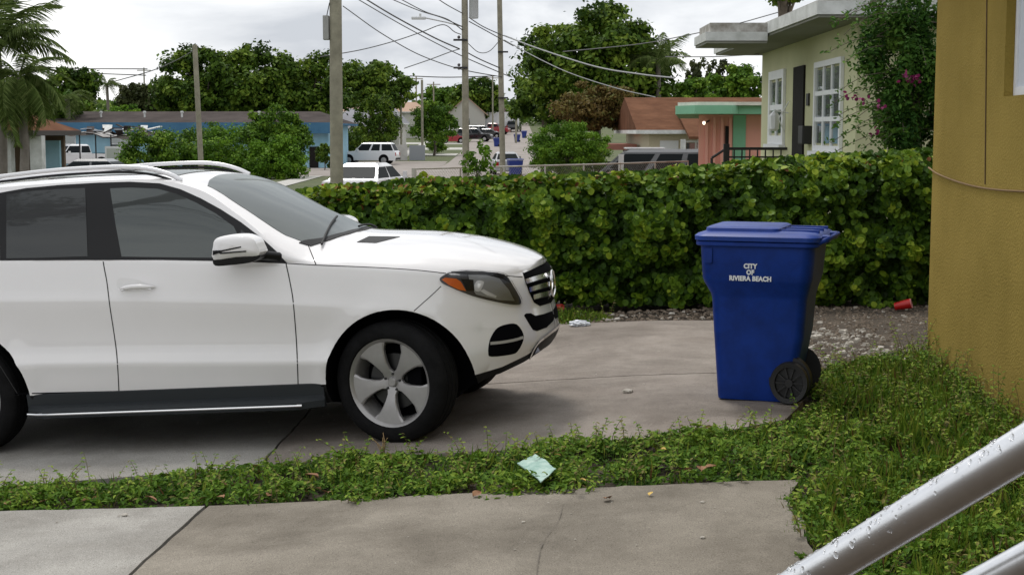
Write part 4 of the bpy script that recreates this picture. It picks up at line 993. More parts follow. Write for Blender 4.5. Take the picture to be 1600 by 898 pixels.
# fallen leaves
M_dead = mat('dead_leaf', (.16, .065, .03), rough=.8, col2=(.33, .18, .085), vscale=9)
def dead_leaf(px, py, s, lab, m=M_dead, grp='dead leaves along the weed strip'):
    p = gnd(px, py); a = random.uniform(0, 6.3); rows = []
    for i in range(7):
        t = i / 6; w = .42 * math.sin(math.pi * min(1, t * .93 + .05)) ; rows.append([(s * (t - .5), s * w * j, s * (.12 * abs(j) + .10 * math.sin(3 * t) + .05 * random.random())) for j in (-1, -.5, 0, .5, 1)])
    vs, fs = grid_mesh(rows); o = MB().add(vs, fs).build('dead_leaf', m, sm=True); o.location = (p.x, p.y, p.z + .012 + (.05 if py < 770 else 0)); o.rotation_euler = (random.uniform(-.3, .3), random.uniform(-.3, .3), a); tag(o, lab, 'leaf', grp)
dead_leaf(487, 762, .085, 'large tan dead leaf on the weed strip left of the wheel')
dead_leaf(510, 774, .075, 'red-brown dead leaf at the strip edge below the wheel')
for x, y, w_ in ((12, 791, 'at the left picture edge'), (70, 787, 'second from the left picture edge'), (135, 786, 'third from the left picture edge'), (235, 783, 'fourth from the left picture edge'), (318, 782, 'just left of the front joint'), (345, 781, 'just right of the front joint'), (420, 777, 'below the running board'), (745, 776, 'left of the teal carton'), (950, 783, 'right of the teal carton'), (1075, 752, 'below the bin, leftmost of three'), (1095, 751, 'below the bin, middle of three'), (1110, 749, 'below the bin, rightmost of three')):
    dead_leaf(x, y, random.uniform(.04, .07), 'small brown dead leaf at the weed strip, ' + w_)
M_yel = mat('yellow_leaf', (.62, .42, .10), rough=.7)
for x, y, w_ in ((841, 724, 'just above the teal carton'), (871, 728, 'up and right of the teal carton'), (910, 768, 'at the slab edge right of the carton'), (1036, 719, 'highest, below the bin'), (1017, 775, 'lowest, on the dark slab edge')): dead_leaf(x, y, .035, 'small yellow fallen leaf ' + w_, M_yel, 'yellow leaves on the weed strip')
# ================================================================ houses
M_lime = mat('pale_yellow_green_wall', (.50, .50, .30), rough=.9, col2=(.58, .57, .37), vscale=.7, bump=.2, bscale=30)
M_fascia = mat('weathered_white_fascia', (.42, .43, .41), rough=.85, col2=(.68, .69, .68), vscale=2.6, detail=9)
M_soffit = mat('grey_soffit', (.22, .22, .19), rough=.9, var=.1, vscale=2)
M_rust = mat('rusty_flashing', (.20, .18, .15), rough=.8, col2=(.50, .49, .46), vscale=6)
M_iron = mat('black_iron', (.012, .012, .012), rough=.55)
M_darkdoor = mat('dark_door', (.014, .012, .011), rough=.85, spec=.2, var=.3)
def grid_window(parent, origin, ax, up, nrm, w, h, nx, nz_, fw=.06, mw=.035, mats=None):
    """window with frame, mullions and panes; origin = lower corner on the wall plane, ax along, nrm outward"""
    mf, mp = mats or (M_white, M_pane)
    M = Matrix(((ax.x, nrm.x, up.x, origin.x), (ax.y, nrm.y, up.y, origin.y), (ax.z, nrm.z, up.z, origin.z), (0, 0, 0, 1)))
    f = MB().box(0, w, .0, .05, 0, fw, M).box(0, w, .0, .05, h - fw, h, M).box(0, fw, .0, .05, fw, h - fw, M).box(w - fw, w, .0, .05, fw, h - fw, M).build('window', mf, parent)
    cw, ch = (w - 2 * fw) / nx, (h - 2 * fw) / nz_
    for i in range(nx):
        for j in range(nz_):
            x0, z0 = fw + i * cw, fw + j * ch
            MB().box(x0 + mw / 2, x0 + cw - mw / 2, .012, .02, z0 + mw / 2, z0 + ch - mw / 2, M).build('pane', mp, f)
    for i in range(1, nx): MB().box(fw + i * cw - mw / 2, fw + i * cw + mw / 2, .005, .04, fw, h - fw, M).build('mullion', mf, f)
    for j in range(1, nz_): MB().box(fw, w - fw, .006, .038, fw + j * ch - mw / 2, fw + j * ch + mw / 2, M).build('transom', mf, f)
    MB().box(-.06, w + .06, .0, .12, -.07, -.003, M).build('sill', mf, f)
    return f
def green_house():
    g0 = .2; root = empty('green_house', (4.9, 25, g0), label='pale yellow-green house with flat white roof behind the hedge', cat='house')
    O = root.location.copy(); L = lambda *p: Vector(p) - O
    A = Vector((4.85, 20.9, 0)); Bq = Vector((4.98, 29.6, 0)); ax = (Bq - A).normalized(); nr = Vector((-ax.y, ax.x, 0)); 
    zt = 3.46
    # walls (front faces left, side faces the driveway)
    c = [A, Bq, Bq + Vector((8, 0, 0)), A + Vector((8, 0, 0))]
    MB().prism([(p.x - O.x, p.y - O.y) for p in c], -.4, zt - O.z).build('wall', M_lime, root)
    up = Vector((0, 0, 1))
    def on(Y, z): t = (Y - A.y) / (Bq.y - A.y); p = A + (Bq - A) * t; return Vector((p.x, p.y, z)) - O + nr * .004
    grid_window(root, on(21.75, 1.62), ax, up, nr, 2.1, 1.40, 3, 3, .09, .07)
    grid_window(root, on(26.75, 1.69), ax, up, nr, 1.7, 1.36, 2, 2, .16, .10)
    p = on(24.85, .75); MB().prism([(0, 0), (1.0, 0), (1.0, 2.28), (0, 2.28)], -.05, .03, Matrix(((ax.x, 0, nr.x, p.x), (ax.y, 0, nr.y, p.y), (0, 1, 0, p.z), (0, 0, 0, 1)))).build('door', M_darkdoor, root)
    # lantern and letter box
    q = on(26.3, 2.25) + nr * .02
    ln = MB().tube([q, q + nr * .25 + Vector((0, 0, .05)), q + nr * .25 + Vector((0, 0, -.02))], .015, 6).build('wall_lantern', M_white, root)
    MB().lathe([(.02, .14), (.10, .05), (.085, -.18), (.03, -.22)], 8, Matrix.Translation(q + nr * .25 + Vector((0, 0, -.1)))).build('lantern_cage', M_white, ln)
    MB().tube([q + nr * .08 + Vector((0, -.1, -.35)), q + nr * .2 + Vector((0, -.15, -.1)), q + nr * .02 + Vector((0, -.12, .2))], .012, 6).build('scroll_bracket', M_white, ln)
    q = on(24.35, 1.86); MB().bbox(-.16, .02, -.18, .18, -.14, .16, .02, Matrix.Translation(q)).build('mailbox', M_iron, root)
    q = on(24.5, 2.45); MB().bbox(-.03, .0, -.09, .09, -.10, .10, .005, Matrix.Translation(q)).build('wall_plate', M_iron, root)
    # roof: main slab with overhang, porch canopy, flashing
    rf = MB().box(4.12 - O.x, 13.5 - O.x, 20.15 - O.y, 30.4 - O.y, 3.50 - O.z, 3.68 - O.z).build('roof', M_fascia, root)
    MB().box(4.15 - O.x, 13.4 - O.x, 20.18 - O.y, 30.3 - O.y, 3.462 - O.z, 3.498 - O.z).build('soffit', M_soffit, rf)
    MB().box(4.22 - O.x, 13.4 - O.x, 20.25 - O.y, 30.3 - O.y, 3.682 - O.z, 3.73 - O.z).build('flashing', M_rust, rf)
    MB().box(3.12 - O.x, 4.118 - O.x, 24.0 - O.y, 25.5 - O.y, 3.38 - O.z, 3.52 - O.z).build('porch_canopy', M_fascia, root)
    MB().box(3.14 - O.x, 4.116 - O.x, 24.02 - O.y, 25.48 - O.y, 3.34 - O.z, 3.378 - O.z).build('canopy_soffit', M_soffit, root)
    MB().box(3.20 - O.x, 4.117 - O.x, 24.06 - O.y, 25.45 - O.y, 3.522 - O.z, 3.67 - O.z).build('canopy_flashing', M_rust, root)
green_house()
def iron_railing():
    root = empty('iron_railing', (3.6, 27, .3), label='black iron railing on the porch of the green house', cat='railing'); O = root.location
    Y = 26.5; a = at(1135, 232, Y); b = at(1238, 232, Y); c = at(1112, 247, Y)
    zt = a.z
    MB().box(a.x - O.x, b.x - O.x, Y - O.y - .02, Y - O.y + .02, zt - O.z - .03, zt - O.z + .02).build('top_bar', M_iron, root)
    MB().box(a.x - O.x, b.x - O.x, Y - O.y - .015, Y - O.y + .015, zt - O.z - .17, zt - O.z - .14).build('mid_bar', M_iron, root)
    MB().box(a.x - O.x - .05, a.x - O.x + .05, Y - O.y - .05, Y - O.y + .05, .0, zt - O.z + .08).build('newel_post', M_iron, root)
    MB().tube([c - O, a - O], .025, 6).build('stair_bar', M_iron, root); MB().tube([c - O, Vector((c.x, c.y, .2)) - O], .025, 6).build('newel_post', M_iron, root)
    for x in np.arange(a.x + .14, b.x, .14): MB().box(x - O.x - .012, x - O.x + .012, Y - O.y - .011, Y - O.y + .011, .25, zt - O.z - .031).build('baluster', M_iron, root)
iron_railing()
M_tile = mat('brown_shingle', (.10, .046, .026), rough=1, spec=.05, col2=(.165, .08, .046), vscale=1.2, bump=.4, bscale=6)
def hip_roof(name, x0, x1, y0, y1, z0, zr, m, parent, O, hip=.5, ov=.5, eave=None, ridge_axis='x'):
    x0 -= ov; x1 += ov; y0 -= ov; y1 += ov
    if ridge_axis == 'x':
        ym = (y0 + y1) / 2; h = (y1 - y0) / 2 * hip; r = [(x0 + h, ym, zr), (x1 - h, ym, zr)]
        V = [(x0, y0, z0), (x1, y0, z0), (x1, y1, z0), (x0, y1, z0)] + r; F = [(0, 1, 5, 4), (1, 2, 5), (2, 3, 4, 5), (3, 0, 4), (3, 2, 1, 0)]
    else:
        xm = (x0 + x1) / 2; h = (x1 - x0) / 2 * hip; r = [(xm, y0 + h, zr), (xm, y1 - h, zr)]
        V = [(x0, y0, z0), (x1, y0, z0), (x1, y1, z0), (x0, y1, z0)] + r; F = [(0, 1, 4), (1, 2, 5, 4), (2, 3, 5), (3, 0, 4, 5), (3, 2, 1, 0)]
    o = MB().add([Vector(v) - O for v in V], F).build(name, m, parent)
    MB().box(x0 - O.x, x1 - O.x, y0 - O.y, y1 - O.y, z0 - .16 - O.z, z0 - .003 - O.z).build('fascia', eave or M_fascia, o)
    return o
def house(name, label, x0, x1, y0, y1, ze, zr, mw, mr, wins=(), hip=.5, ov=.5, eave=None, ridge_axis='x', doors=()):
    ym = (y0 + y1) / 2; zb = gz(0, ym) - .2; root = empty(name, ((x0 + x1) / 2, ym, zb), label=label, cat='house'); O = root.location.copy()
    MB().box(x0 - O.x, x1 - O.x, y0 - O.y, y1 - O.y, 0, ze - .165 - O.z).build('wall', mw, root)
    hip_roof('roof', x0, x1, y0, y1, ze, zr, mr, root, O, hip, ov, eave, ridge_axis)
    for (xa, xb, za, zc) in wins:
        grid_window(root, Vector((xa, y0 - .004, za)) - O, Vector((1, 0, 0)), Vector((0, 0, 1)), Vector((0, -1, 0)), xb - xa, zc - za, 2, 2, .08, .05)
    for (xa, xb, za, zc, m) in doors: MB().box(xa - O.x, xb - O.x, y0 - .05 - O.y, y0 - .004 - O.y, za - O.z, zc - O.z).build('door', m, root)
    return root
# pink house with mint canopy
M_pink = mat('salmon_pink_wall', (.72, .34, .28), rough=.9, var=.06, vscale=.8)
M_mint = mat('mint_green_paint', (.20, .44, .29), rough=.8, var=.06, vscale=1.5)
def pink_house():
    root = empty('pink_house', (5.6, 37, -.4), label='salmon pink house with mint green flat canopy', cat='house'); O = root.location.copy()
    Y = 35.0
    X = lambda px, y=Y: (px - 800) / FPX * y * 1.0 + 0
    x0 = X(1090)
    MB().prism([(x0 - O.x, Y - O.y), (12 - O.x, Y - O.y), (12 - O.x, 46 - O.y), (x0 * 1.34 - O.x, 46 - O.y)], -.2, 2.32 - O.z).build('wall', M_pink, root)
    MB().box(X(1143) - O.x, X(1163) - O.x, Y - .03 - O.y, Y - .003 - O.y, -.1, 2.31 - O.z).build('green_panel', M_mint, root)
    for px in (1101, 1113, 1125, 1138): MB().box(X(px) - O.x - .02, X(px) + .05 - O.x, Y - .06 - O.y, Y - .003 - O.y, -.1, 2.25 - O.z).build('pilaster', M_pink, root)
    MB().box(X(1131) - O.x, X(1139) - O.x, Y - .05 - O.y, Y - .063 + .03 - O.y, 1.45 - O.z, 2.05 - O.z).build('vent', M_darkdoor, root)
    MB().prism([(X(1052) - O.x, Y - .2 - O.y), (X(1075) - O.x, Y - 1.1 - O.y), (X(1130) - O.x, Y - 1.1 - O.y), (X(1145) - O.x, Y - .7 - O.y), (12.3 - O.x, Y - .7 - O.y), (12.3 - O.x, 46.3 - O.y), (X(1052) * 1.36 - O.x, 46.3 - O.y)], 2.325 - O.z, 2.52 - O.z).build('canopy', M_mint, root)
    MB().prism([(X(1056) - O.x, Y - .15 - O.y), (X(1080) - O.x, Y - .9 - O.y), (12.2 - O.x, Y - .6 - O.y), (12.2 - O.x, 46.2 - O.y), (X(1056) * 1.36 - O.x, 46.2 - O.y)], 2.523 - O.z, 2.60 - O.z).build('roof_membrane', mat('cream_roof_coat', (.62, .60, .54), rough=.9, var=.1), root)
    lp = at(1100, 192, Y - .25); lo = MB().lathe([(.001, .035), (.03, .025), (.035, -.01), (.02, -.04), (.001, -.045)], 10, Matrix.Translation(lp - O)).build('porch_lamp', mat('lit_bulb', (.9, .85, .75), rough=.3), root, sm=True)
    b = lo.data.materials[0].node_tree.nodes['Principled BSDF']; b.inputs['Emission Color'].default_value = (1, .85, .65, 1); b.inputs['Emission Strength'].default_value = 2.5
    MB().tube([lp - O + Vector((.02, 0, .0)), lp - O + Vector((.15, .2, .05))], .02, 6).build('lamp_arm', M_iron, root)
pink_house()
hb = house('brown_roof_house', 'cream house with brown shingle roof beyond the pink house', 5.55, 14, 60, 72, 1.98, 3.42, mat('cream_wall', (.50, .44, .32), rough=.9, var=.05), M_tile, hip=0.0, ov=.55, doors=[(6.0, 6.75, -.6, 1.55, mat('garage_white', (.66, .66, .67), rough=.7))])
O = hb.location.copy()
MB().add([Vector(v) - O for v in [(6.9, 57.6, 1.72), (10.5, 57.6, 1.72), (10.5, 62, 2.75), (6.9, 62, 2.75), (6.9, 57.6, 1.62), (10.5, 57.6, 1.62), (10.5, 62, 2.65), (6.9, 62, 2.65)]], [(0, 1, 2, 3), (7, 6, 5, 4), (0, 4, 5, 1), (1, 5, 6, 2), (2, 6, 7, 3), (3, 7, 4, 0)]).build('porch_roof', M_tile, hb)
for px in (1066, 1093): x = (px - 800) / FPX * 57.8; MB().box(x - .09 - O.x, x + .09 - O.x, 57.7 - O.y, 57.88 - O.y, -.3, 1.615 - O.z).build('porch_post', M_fascia, hb)
grid_window(hb, Vector((6.98, 59.99, -.2)) - O, Vector((1, 0, 0)), Vector((0, 0, 1)), Vector((0, -1, 0)), .95, 1.75, 2, 4, .07, .06)
cp = empty('carport', (4.2, 66, -.6), label='low carport with reddish roof left of the brown roofed house', cat='carport'); O = cp.location.copy()
MB().box(3.4 - O.x, 5.4 - O.x, 64 - O.y, 70 - O.y, .62 - O.z + .5, .62 - O.z + .75).build('roof', mat('faded_red_roof', (.30, .13, .10), rough=.9, var=.1), cp)
for x, y in ((3.5, 64.2), (5.3, 64.2), (3.5, 69.8), (5.3, 69.8)): MB().box(x - .06 - O.x, x + .06 - O.x, y - .06 - O.y, y + .06 - O.y, -.2, .62 - O.z + .497).build('post', M_fascia, cp)
MB().box(3.5 - O.x, 5.3 - O.x, 69.9 - O.y, 70.0 - O.y, -.1, 1.1).build('back_wall', M_darkdoor, cp)
# blue house
M_bluew = mat('light_blue_wall', (.20, .38, .47), rough=.9, col2=(.34, .55, .66), vscale=.5)
M_bluef = mat('blue_fascia', (.045, .12, .21), rough=.9, spec=.1, col2=(.07, .17, .27), vscale=.6)
M_droof = mat('dark_brown_roof', (.05, .042, .04), rough=1, spec=.05, col2=(.09, .075, .07), vscale=.6)
bh = house('blue_house', 'long low blue house with dark brown roof on the left', -40, -14.4, 116, 130, 2.55, 3.55, M_bluew, M_droof, wins=[(-36, -34.2, .2, 1.7), (-31.5, -29.8, .2, 1.7), (-24, -22.3, .2, 1.7), (-19, -17.4, .2, 1.7)], hip=.3, ov=.8, eave=M_bluef)
O = bh.location.copy()
MB().box(-40.85 - O.x, -13.55 - O.x, 115.1 - O.y, 115.19 - O.y, 1.75 - O.z, 2.6 - O.z).build('deep_fascia', M_bluef, bh)
for x in (-37.5, -33, -29.5, -26.5, -20.3): MB().lathe([(.08, 0), (.08, .35), (.14, .37), (.12, .5), (.001, .52)], 8, Matrix.Translation((x - O.x, 119 - O.y, 3.02 - O.z))).build('roof_vent', M_fascia, bh)
MB().box(-15.9 - O.x, -15.2 - O.x, 115.93 - O.y, 115.99 - O.y, .0, 1.9).build('door', M_darkdoor, bh)
# portico at the far left
pt = empty('portico', (-16.8, 50, -.7), label='porch with white columns and brown hip roof at the left edge', cat='porch'); O = pt.location.copy()
hip_roof('roof', -21, -16.0, 48.5, 53, 1.95, 3.0, M_tile, pt, O, .9, .45, eave=mat('dark_eave', (.06, .05, .045), rough=.8))
for px in (14, 62): x = (px - 800) / FPX * 49; MB().bbox(x - .2 - O.x, x + .2 - O.x, 48.8 - O.y, 49.2 - O.y, 0, 1.78 - O.z, .02).build('column', M_fascia, pt)
MB().box(-21 - O.x, -16 - O.x, 52.8 - O.y, 53 - O.y, 0, 1.78 - O.z).build('back_wall', mat('brown_wall', (.13, .09, .06), rough=.9, var=.2), pt)
MB().box(-17.0 - O.x, -16.1 - O.x, 52.6 - O.y, 52.79 - O.y, 1.0, 2.3).build('window', M_bluew, pt)
# collapsed carport with debris
dc = empty('sagging_canopy', (-28.5, 106, -.85), label='sagging metal canopy covered with debris before the blue house', cat='canopy'); O = dc.location.copy()
for x, y in ((-30.4, 104), (-28.2, 104), (-26.6, 104), (-30.4, 108), (-26.6, 108)): MB().tube([(x - O.x, y - O.y, 0), (x - O.x, y - O.y, 2.55)], .05, 6).build('post', M_iron, dc)
rows = [[(-31.2 + 6.4 * i / 10 - O.x, 103.6 + 5 * j / 4 - O.y, 2.55 + .18 * math.sin(i * .9) + .25 * noise.noise(Vector((i * .6, j * .8, 2)))) for i in range(11)] for j in range(5)]
vs, fs = grid_mesh(rows); n = len(vs); MB().add(vs + [(x, y, z - .08) for x, y, z in vs], fs + [tuple(reversed([q + n for q in f])) for f in fs]).build('canopy_sheet', mat('old_metal_sheet', (.25, .24, .23), rough=.7, col2=(.45, .44, .42), vscale=1), dc)
for k in range(20):
    x = random.uniform(-30.2, -25.2); y = random.uniform(104, 107); M_ = Matrix.Translation((x - O.x, y - O.y, 2.68 + .35 * random.random())) @ Matrix.Rotation(random.uniform(0, 3), 4, 'Z') @ Matrix.Rotation(random.uniform(-.6, .6), 4, 'Y')
    MB().box(-.55, .55, -.25, .25, -.03, .03, M_).build('debris_sheet', random.choice([M_fascia, M_droof, mat('grey_tarp', (.35, .38, .42), rough=.6)]), dc)
fr = at(179, 255, 104); b = MB().bbox(-.55, .55, -.4, .4, 0, 1.75, .04).build('old_fridge', mat('dirty_white_enamel', (.48, .50, .48), rough=.5, var=.1, vscale=2)); b.location = (fr.x, 104, gz(0, 104)); tag(b, 'dirty white fridge standing under the sagging canopy', 'fridge')
MB().box(-.42, .42, -.43, -.402, .15, 1.6).build('fridge_door', mat('grey_green_panel', (.30, .33, .29), rough=.6), b)
tp = at(85, 252, 70); o = MB().bbox(-.9, .9, -.5, .5, 0, .85, .08).build('tarp_bundle', mat('blue_tarp', (.015, .05, .22), rough=.5, var=.2, vscale=3)); o.location = (tp.x, 70, gz(0, 70)); tag(o, 'blue tarp covered heap beside the porch columns', 'tarp')
# far houses
M_greyr = mat('grey_roof_far', (.22, .22, .24), rough=.9, var=.08, vscale=.3); M_tanr = mat('tan_roof_far', (.36, .24, .17), rough=.9, var=.08, vscale=.3); M_pale = mat('pale_wall_far', (.45, .44, .40), rough=.9, var=.05)
house('tan_roof_house', 'far low house with tan roof behind the white SUV', -31, -13.5, 228, 242, 4.9, 6.5, M_pale, M_tanr, hip=.3)
house('grey_roof_house', 'far house with grey roof right of the cone-shaped bush', -21, -13.6, 178, 190, 2.9, 4.7, M_pale, M_greyr, wins=[(-17, -16, .9, 2.2), (-15.5, -14.5, .9, 2.2)], hip=.2)
house('dark_roof_house', 'low house with dark roof beside the thick pole', -21.5, -14.9, 150, 160, 1.9, 3.6, M_pale, M_greyr, hip=.4)
def gable_house(label, px, Y, w, ze, zr, mw, mr):
    p = at(px, 200, Y); zb = gz(0, Y) - .3; root = empty('gabled_house', (p.x, Y, zb), label=label, cat='house')
    e, r = ze - zb, zr - zb
    MB().prism([(-w / 2, 0), (w / 2, 0), (w / 2, e), (0, r), (-w / 2, e)], -9, 0, YUP).build('wall', mw, root)
    for s in (-1, 1): MB().add([(0, -.4, r + .15), (0, 9.4, r + .15), (s * (w / 2 + .5), 9.4, e - .3), (s * (w / 2 + .5), -.4, e - .3), (0, -.4, r + .01), (0, 9.4, r + .01), (s * (w / 2 + .5), 9.4, e - .44), (s * (w / 2 + .5), -.4, e - .44)], [(0, 1, 2, 3), (7, 6, 5, 4), (0, 3, 7, 4), (1, 5, 6, 2), (3, 2, 6, 7)]).build('roof', mr, root)
    MB().box(-.5, .5, -.06, -.005, e * .35, e * .75).build('window', M_pane, root)
gable_house('far gabled house with pale front beside the road', 747, 262, 4.6, 5.2, 8.2, mat('pale_blue_wall', (.45, .50, .53), rough=.9), M_greyr)
gable_house('far gabled house with blue-grey front, second along the road', 764, 268, 4.4, 5.2, 8.1, mat('slate_wall', (.20, .22, .28), rough=.9), M_greyr)
gable_house('far gabled house with pinkish side, nearest the slim pole', 773, 275, 4.6, 5.4, 8.3, mat('dusky_pink_wall', (.38, .27, .27), rough=.9), M_tanr)
gable_house('far house with tan gable left of the lamp pole', 729, 250, 6.0, 5.0, 7.6, M_pale, M_tanr)
# low walls near the white SUV
w = MB().box(-.1, 5.3, 0, .2, 0, 1.6).build('block_wall', mat('stained_block_wall', (.40, .38, .36), rough=.95, col2=(.55, .53, .50), vscale=1.2)); w.location = (-15.3, 141, gz(0, 141) - .1); tag(w, 'low stained block wall behind the white SUV', 'wall')
w = MB().box(0, 1.5, 0, .1, 0, 1.5).build('grey_gate', mat('grey_panel', (.26, .27, .29), rough=.7)); w.location = (-9.8, 141, gz(0, 141) - .05); tag(w, 'plain grey gate panel right of the white SUV', 'gate')

# ================================================================ poles, lamps, wires, fence
M_pole = mat('weathered_pole_wood', (.20, .185, .14), rough=.95, col2=(.31, .29, .22), vscale=3, bump=.6, bscale=14)
def pole(label, px, Y, r0, ztop, lean=(0, 0), r1=None, cat='utility pole'):
    b = at(px, 230, Y); zb = gz(0, Y) - .2; root = empty('utility_pole', (b.x, Y, zb), label=label, cat=cat)
    h = ztop - zb; MB().tube([(lean[0] * h * k / 6, lean[1] * h * k / 6, h * k / 6) for k in range(7)], [r0 + ((r1 or r0 * .8) - r0) * k / 6 for k in range(7)], 14).build('pole_shaft', M_pole, root, sm=True)
    return root
P1 = pole('thick wooden pole behind the SUV windscreen', 525, 36, .165, 9.0, (.006, 0), .135)
MB().bbox(-.27, -.13, -.12, .12, 4.72, 5.3, .02).build('meter_box', mat('grey_box', (.30, .30, .29), rough=.7, var=.1), P1)
MB().tube([(-.18, -.1, 5.25), (-.10, -.1, 5.6)], .012, 5).build('box_wire', M_iron, P1)
P2 = pole('wooden pole with transformer and street lamp arm', 728, 68, .165, 10.5, (-.004, 0), .14)
MB().lathe([(.001, 0), (.20, .02), (.21, .08), (.21, .85), (.23, .88), (.23, .92), (.15, 1.0), (.001, 1.02)], 20, Matrix.Translation((.38, -.05, 7.9))).build('transformer', mat('grey_transformer', (.42, .43, .43), rough=.5), P2, sm=True)
for x in (.3, .46): MB().lathe([(.03, 0), (.05, .05), (.03, .1), (.05, .14), (.02, .2)], 8, Matrix.Translation((x, -.05, 8.9))).build('bushing', M_iron, P2)
arm = MB().tube([(-.1, 0, 7.55), (-.9, -.1, 7.75), (-1.9, -.2, 7.95)], .03, 8).build('lamp_arm', mat('galvanised', (.45, .46, .46), rough=.45, metal=.6), P2)
MB().bbox(-2.45, -1.8, -.34, -.06, 7.86, 7.98, .04).build('lamp_head', mat('lamp_grey', (.55, .56, .56), rough=.5), arm)
MB().tube([(-2.05, -.2, 7.97), (-2.05, -.2, 8.12)], .05, 8).build('photocell', M_fascia, arm)
for z in (5.65, 6.9): MB().bbox(-.55, .1, -.22, -.14, z, z + .09, .01).build('wire_bracket', M_iron, P2)
for z in (5.6, 5.75, 7.0): MB().lathe([(.03, 0), (.07, .04), (.07, .1), (.03, .14)], 8, Matrix.Translation((-.3, -.2, z))).build('insulator', mat('dark_insulator', (.05, .04, .04), rough=.3), P2)
P3 = pole('slimmer wooden pole right of the lamp pole', 786, 72, .145, 10.5, (-.018, 0), .12)
for z in (4.4, 6.6): MB().bbox(-.25, .25, -.2, -.13, z, z + .08, .01).build('wire_bracket', M_iron, P3)
pole('short wooden pole rising from the left bushes', 315, 63, .12, at(309, 70, 63).z, (-.03, 0), .105)
pole('dark slim pole beside the small roadside tree', 660, 150, .13, at(659, 125, 150).z, (0, 0), .12)
pole('small far pole past the bins', 806, 205, .16, at(809, 155, 205).z, (.02, 0), .14)
pole('far pole with street light above the trees', 594, 170, .12, at(594, 132, 170).z, (0, 0), .1)
pole('far pole left of the dark slim pole', 627, 165, .13, at(627, 133, 165).z)
for px, tp, lab in ((651, 119, 'distant pole, left of two beyond the road'), (678, 128, 'distant pole with crossarm beyond the road'), (770, 118, 'distant pole behind the two street poles'), (228, 106, 'distant pole above the left trees')):
    q = pole(lab, px, 240, .14, at(px, tp, 240).z); z = at(px, tp, 240).z - q.location.z
    MB().box(-1.1, 1.1, -.06, .06, z - .5, z - .36).build('crossarm', M_pole, q)
M_wire = mat('black_cable', (.05, .05, .05), rough=.6); M_wireg = mat('grey_cable', (.30, .31, .31), rough=.5)
def wire(label, pts, m=None, k=1.0):
    P = [at(*p) for p in pts]; c = P[0]; pl = catmull([tuple(q) for q in P], 8)
    mb = MB(); mb.tube([Vector(q) - c for q in pl], [max(.006, q[1] * .00034 * k) for q in pl], 5)
    o = mb.build('overhead_cable', m or M_wire); o.location = c; tag(o, label, 'cable', 'overhead cables')
wire('cable from the thick pole down to the lamp pole', [(536, 10, 36), (600, 55, 47), (660, 88, 57), (722, 109, 68), (786, 121, 72)])
wire('cable crossing the sky to the lamp pole, second from below', [(540, -12, 36), (640, 46, 50), (720, 87, 68), (782, 114, 72), (800, 121, 76)])
wire('thick bundled cable ending at the lamp pole bracket', [(560, -8, 37), (620, 28, 48), (680, 60, 60), (718, 77, 68)], k=1.5)
wire('cable from the lamp pole bracket to the slim pole', [(722, 78, 68), (750, 93, 70), (782, 107, 72)], k=1.2)
wire('upper cable running past the street lamp head', [(600, -6, 45), (655, 17, 55), (690, 28, 62), (722, 42, 68)])
wire('cable above the street lamp meeting the lamp pole', [(622, -3, 45), (665, 19, 57), (700, 31, 64), (722, 47, 68)])
wire('topmost cable reaching the lamp pole', [(680, -4, 55), (700, 9, 61), (722, 21, 68)])
wire('service cable rising from behind the thick pole to the lamp pole', [(500, 89, 90), (560, 79, 84), (615, 65, 78), (660, 50, 73), (692, 39, 70), (710, 50, 69), (720, 54, 68)])
wire('thin cable from the left sky to the bracket below', [(632, 107, 100), (670, 94, 85), (702, 82, 72), (718, 77, 68)])
wire('cable from the transformer to the slim pole, upper', [(733, 28, 68), (755, 42, 70), (784, 55, 72), (800, 60, 75)])
wire('cable from the transformer to the slim pole, lower', [(733, 34, 68), (757, 47, 70), (784, 62, 72), (802, 72, 75)])
wire('sagging loop between lamp pole and slim pole', [(731, 68, 68), (748, 82, 69), (765, 80, 71), (782, 62, 72)], k=.8)
wire('bright cable drooping in front of the big tree', [(788, 56, 72), (844, 77, 66), (930, 104, 60), (1000, 116, 55), (1054, 122, 52)], M_wireg, 1.5)
wire('lower cable drooping in front of the big tree', [(788, 63, 72), (844, 93, 68), (895, 116, 65), (967, 139, 62), (1024, 152, 60)], M_wireg)
wire('cable rising to the flat canopy of the green house', [(880, 81, 70), (945, 75, 55), (1007, 68, 45), (1085, 53, 30), (1150, 38, 24.5), (1215, 20, 21)])
wire('short cable left of the green house roof', [(1040, 89, 60), (1110, 89, 45), (1186, 85, 29)])
wire('cable from the short pole down to the left', [(308, 76, 63), (270, 97, 80), (230, 113, 120), (180, 127, 160)])
wire('thin far cable crossing the sky at far left, upper', [(20, 100, 200), (100, 107, 220), (230, 108, 240)])
wire('thin far cable crossing the sky at far left, lower', [(20, 103, 200), (110, 113, 220), (228, 118, 240)])
wire('far cable along the horizon between the poles', [(640, 119, 240), (700, 121, 240), (775, 119, 240)])
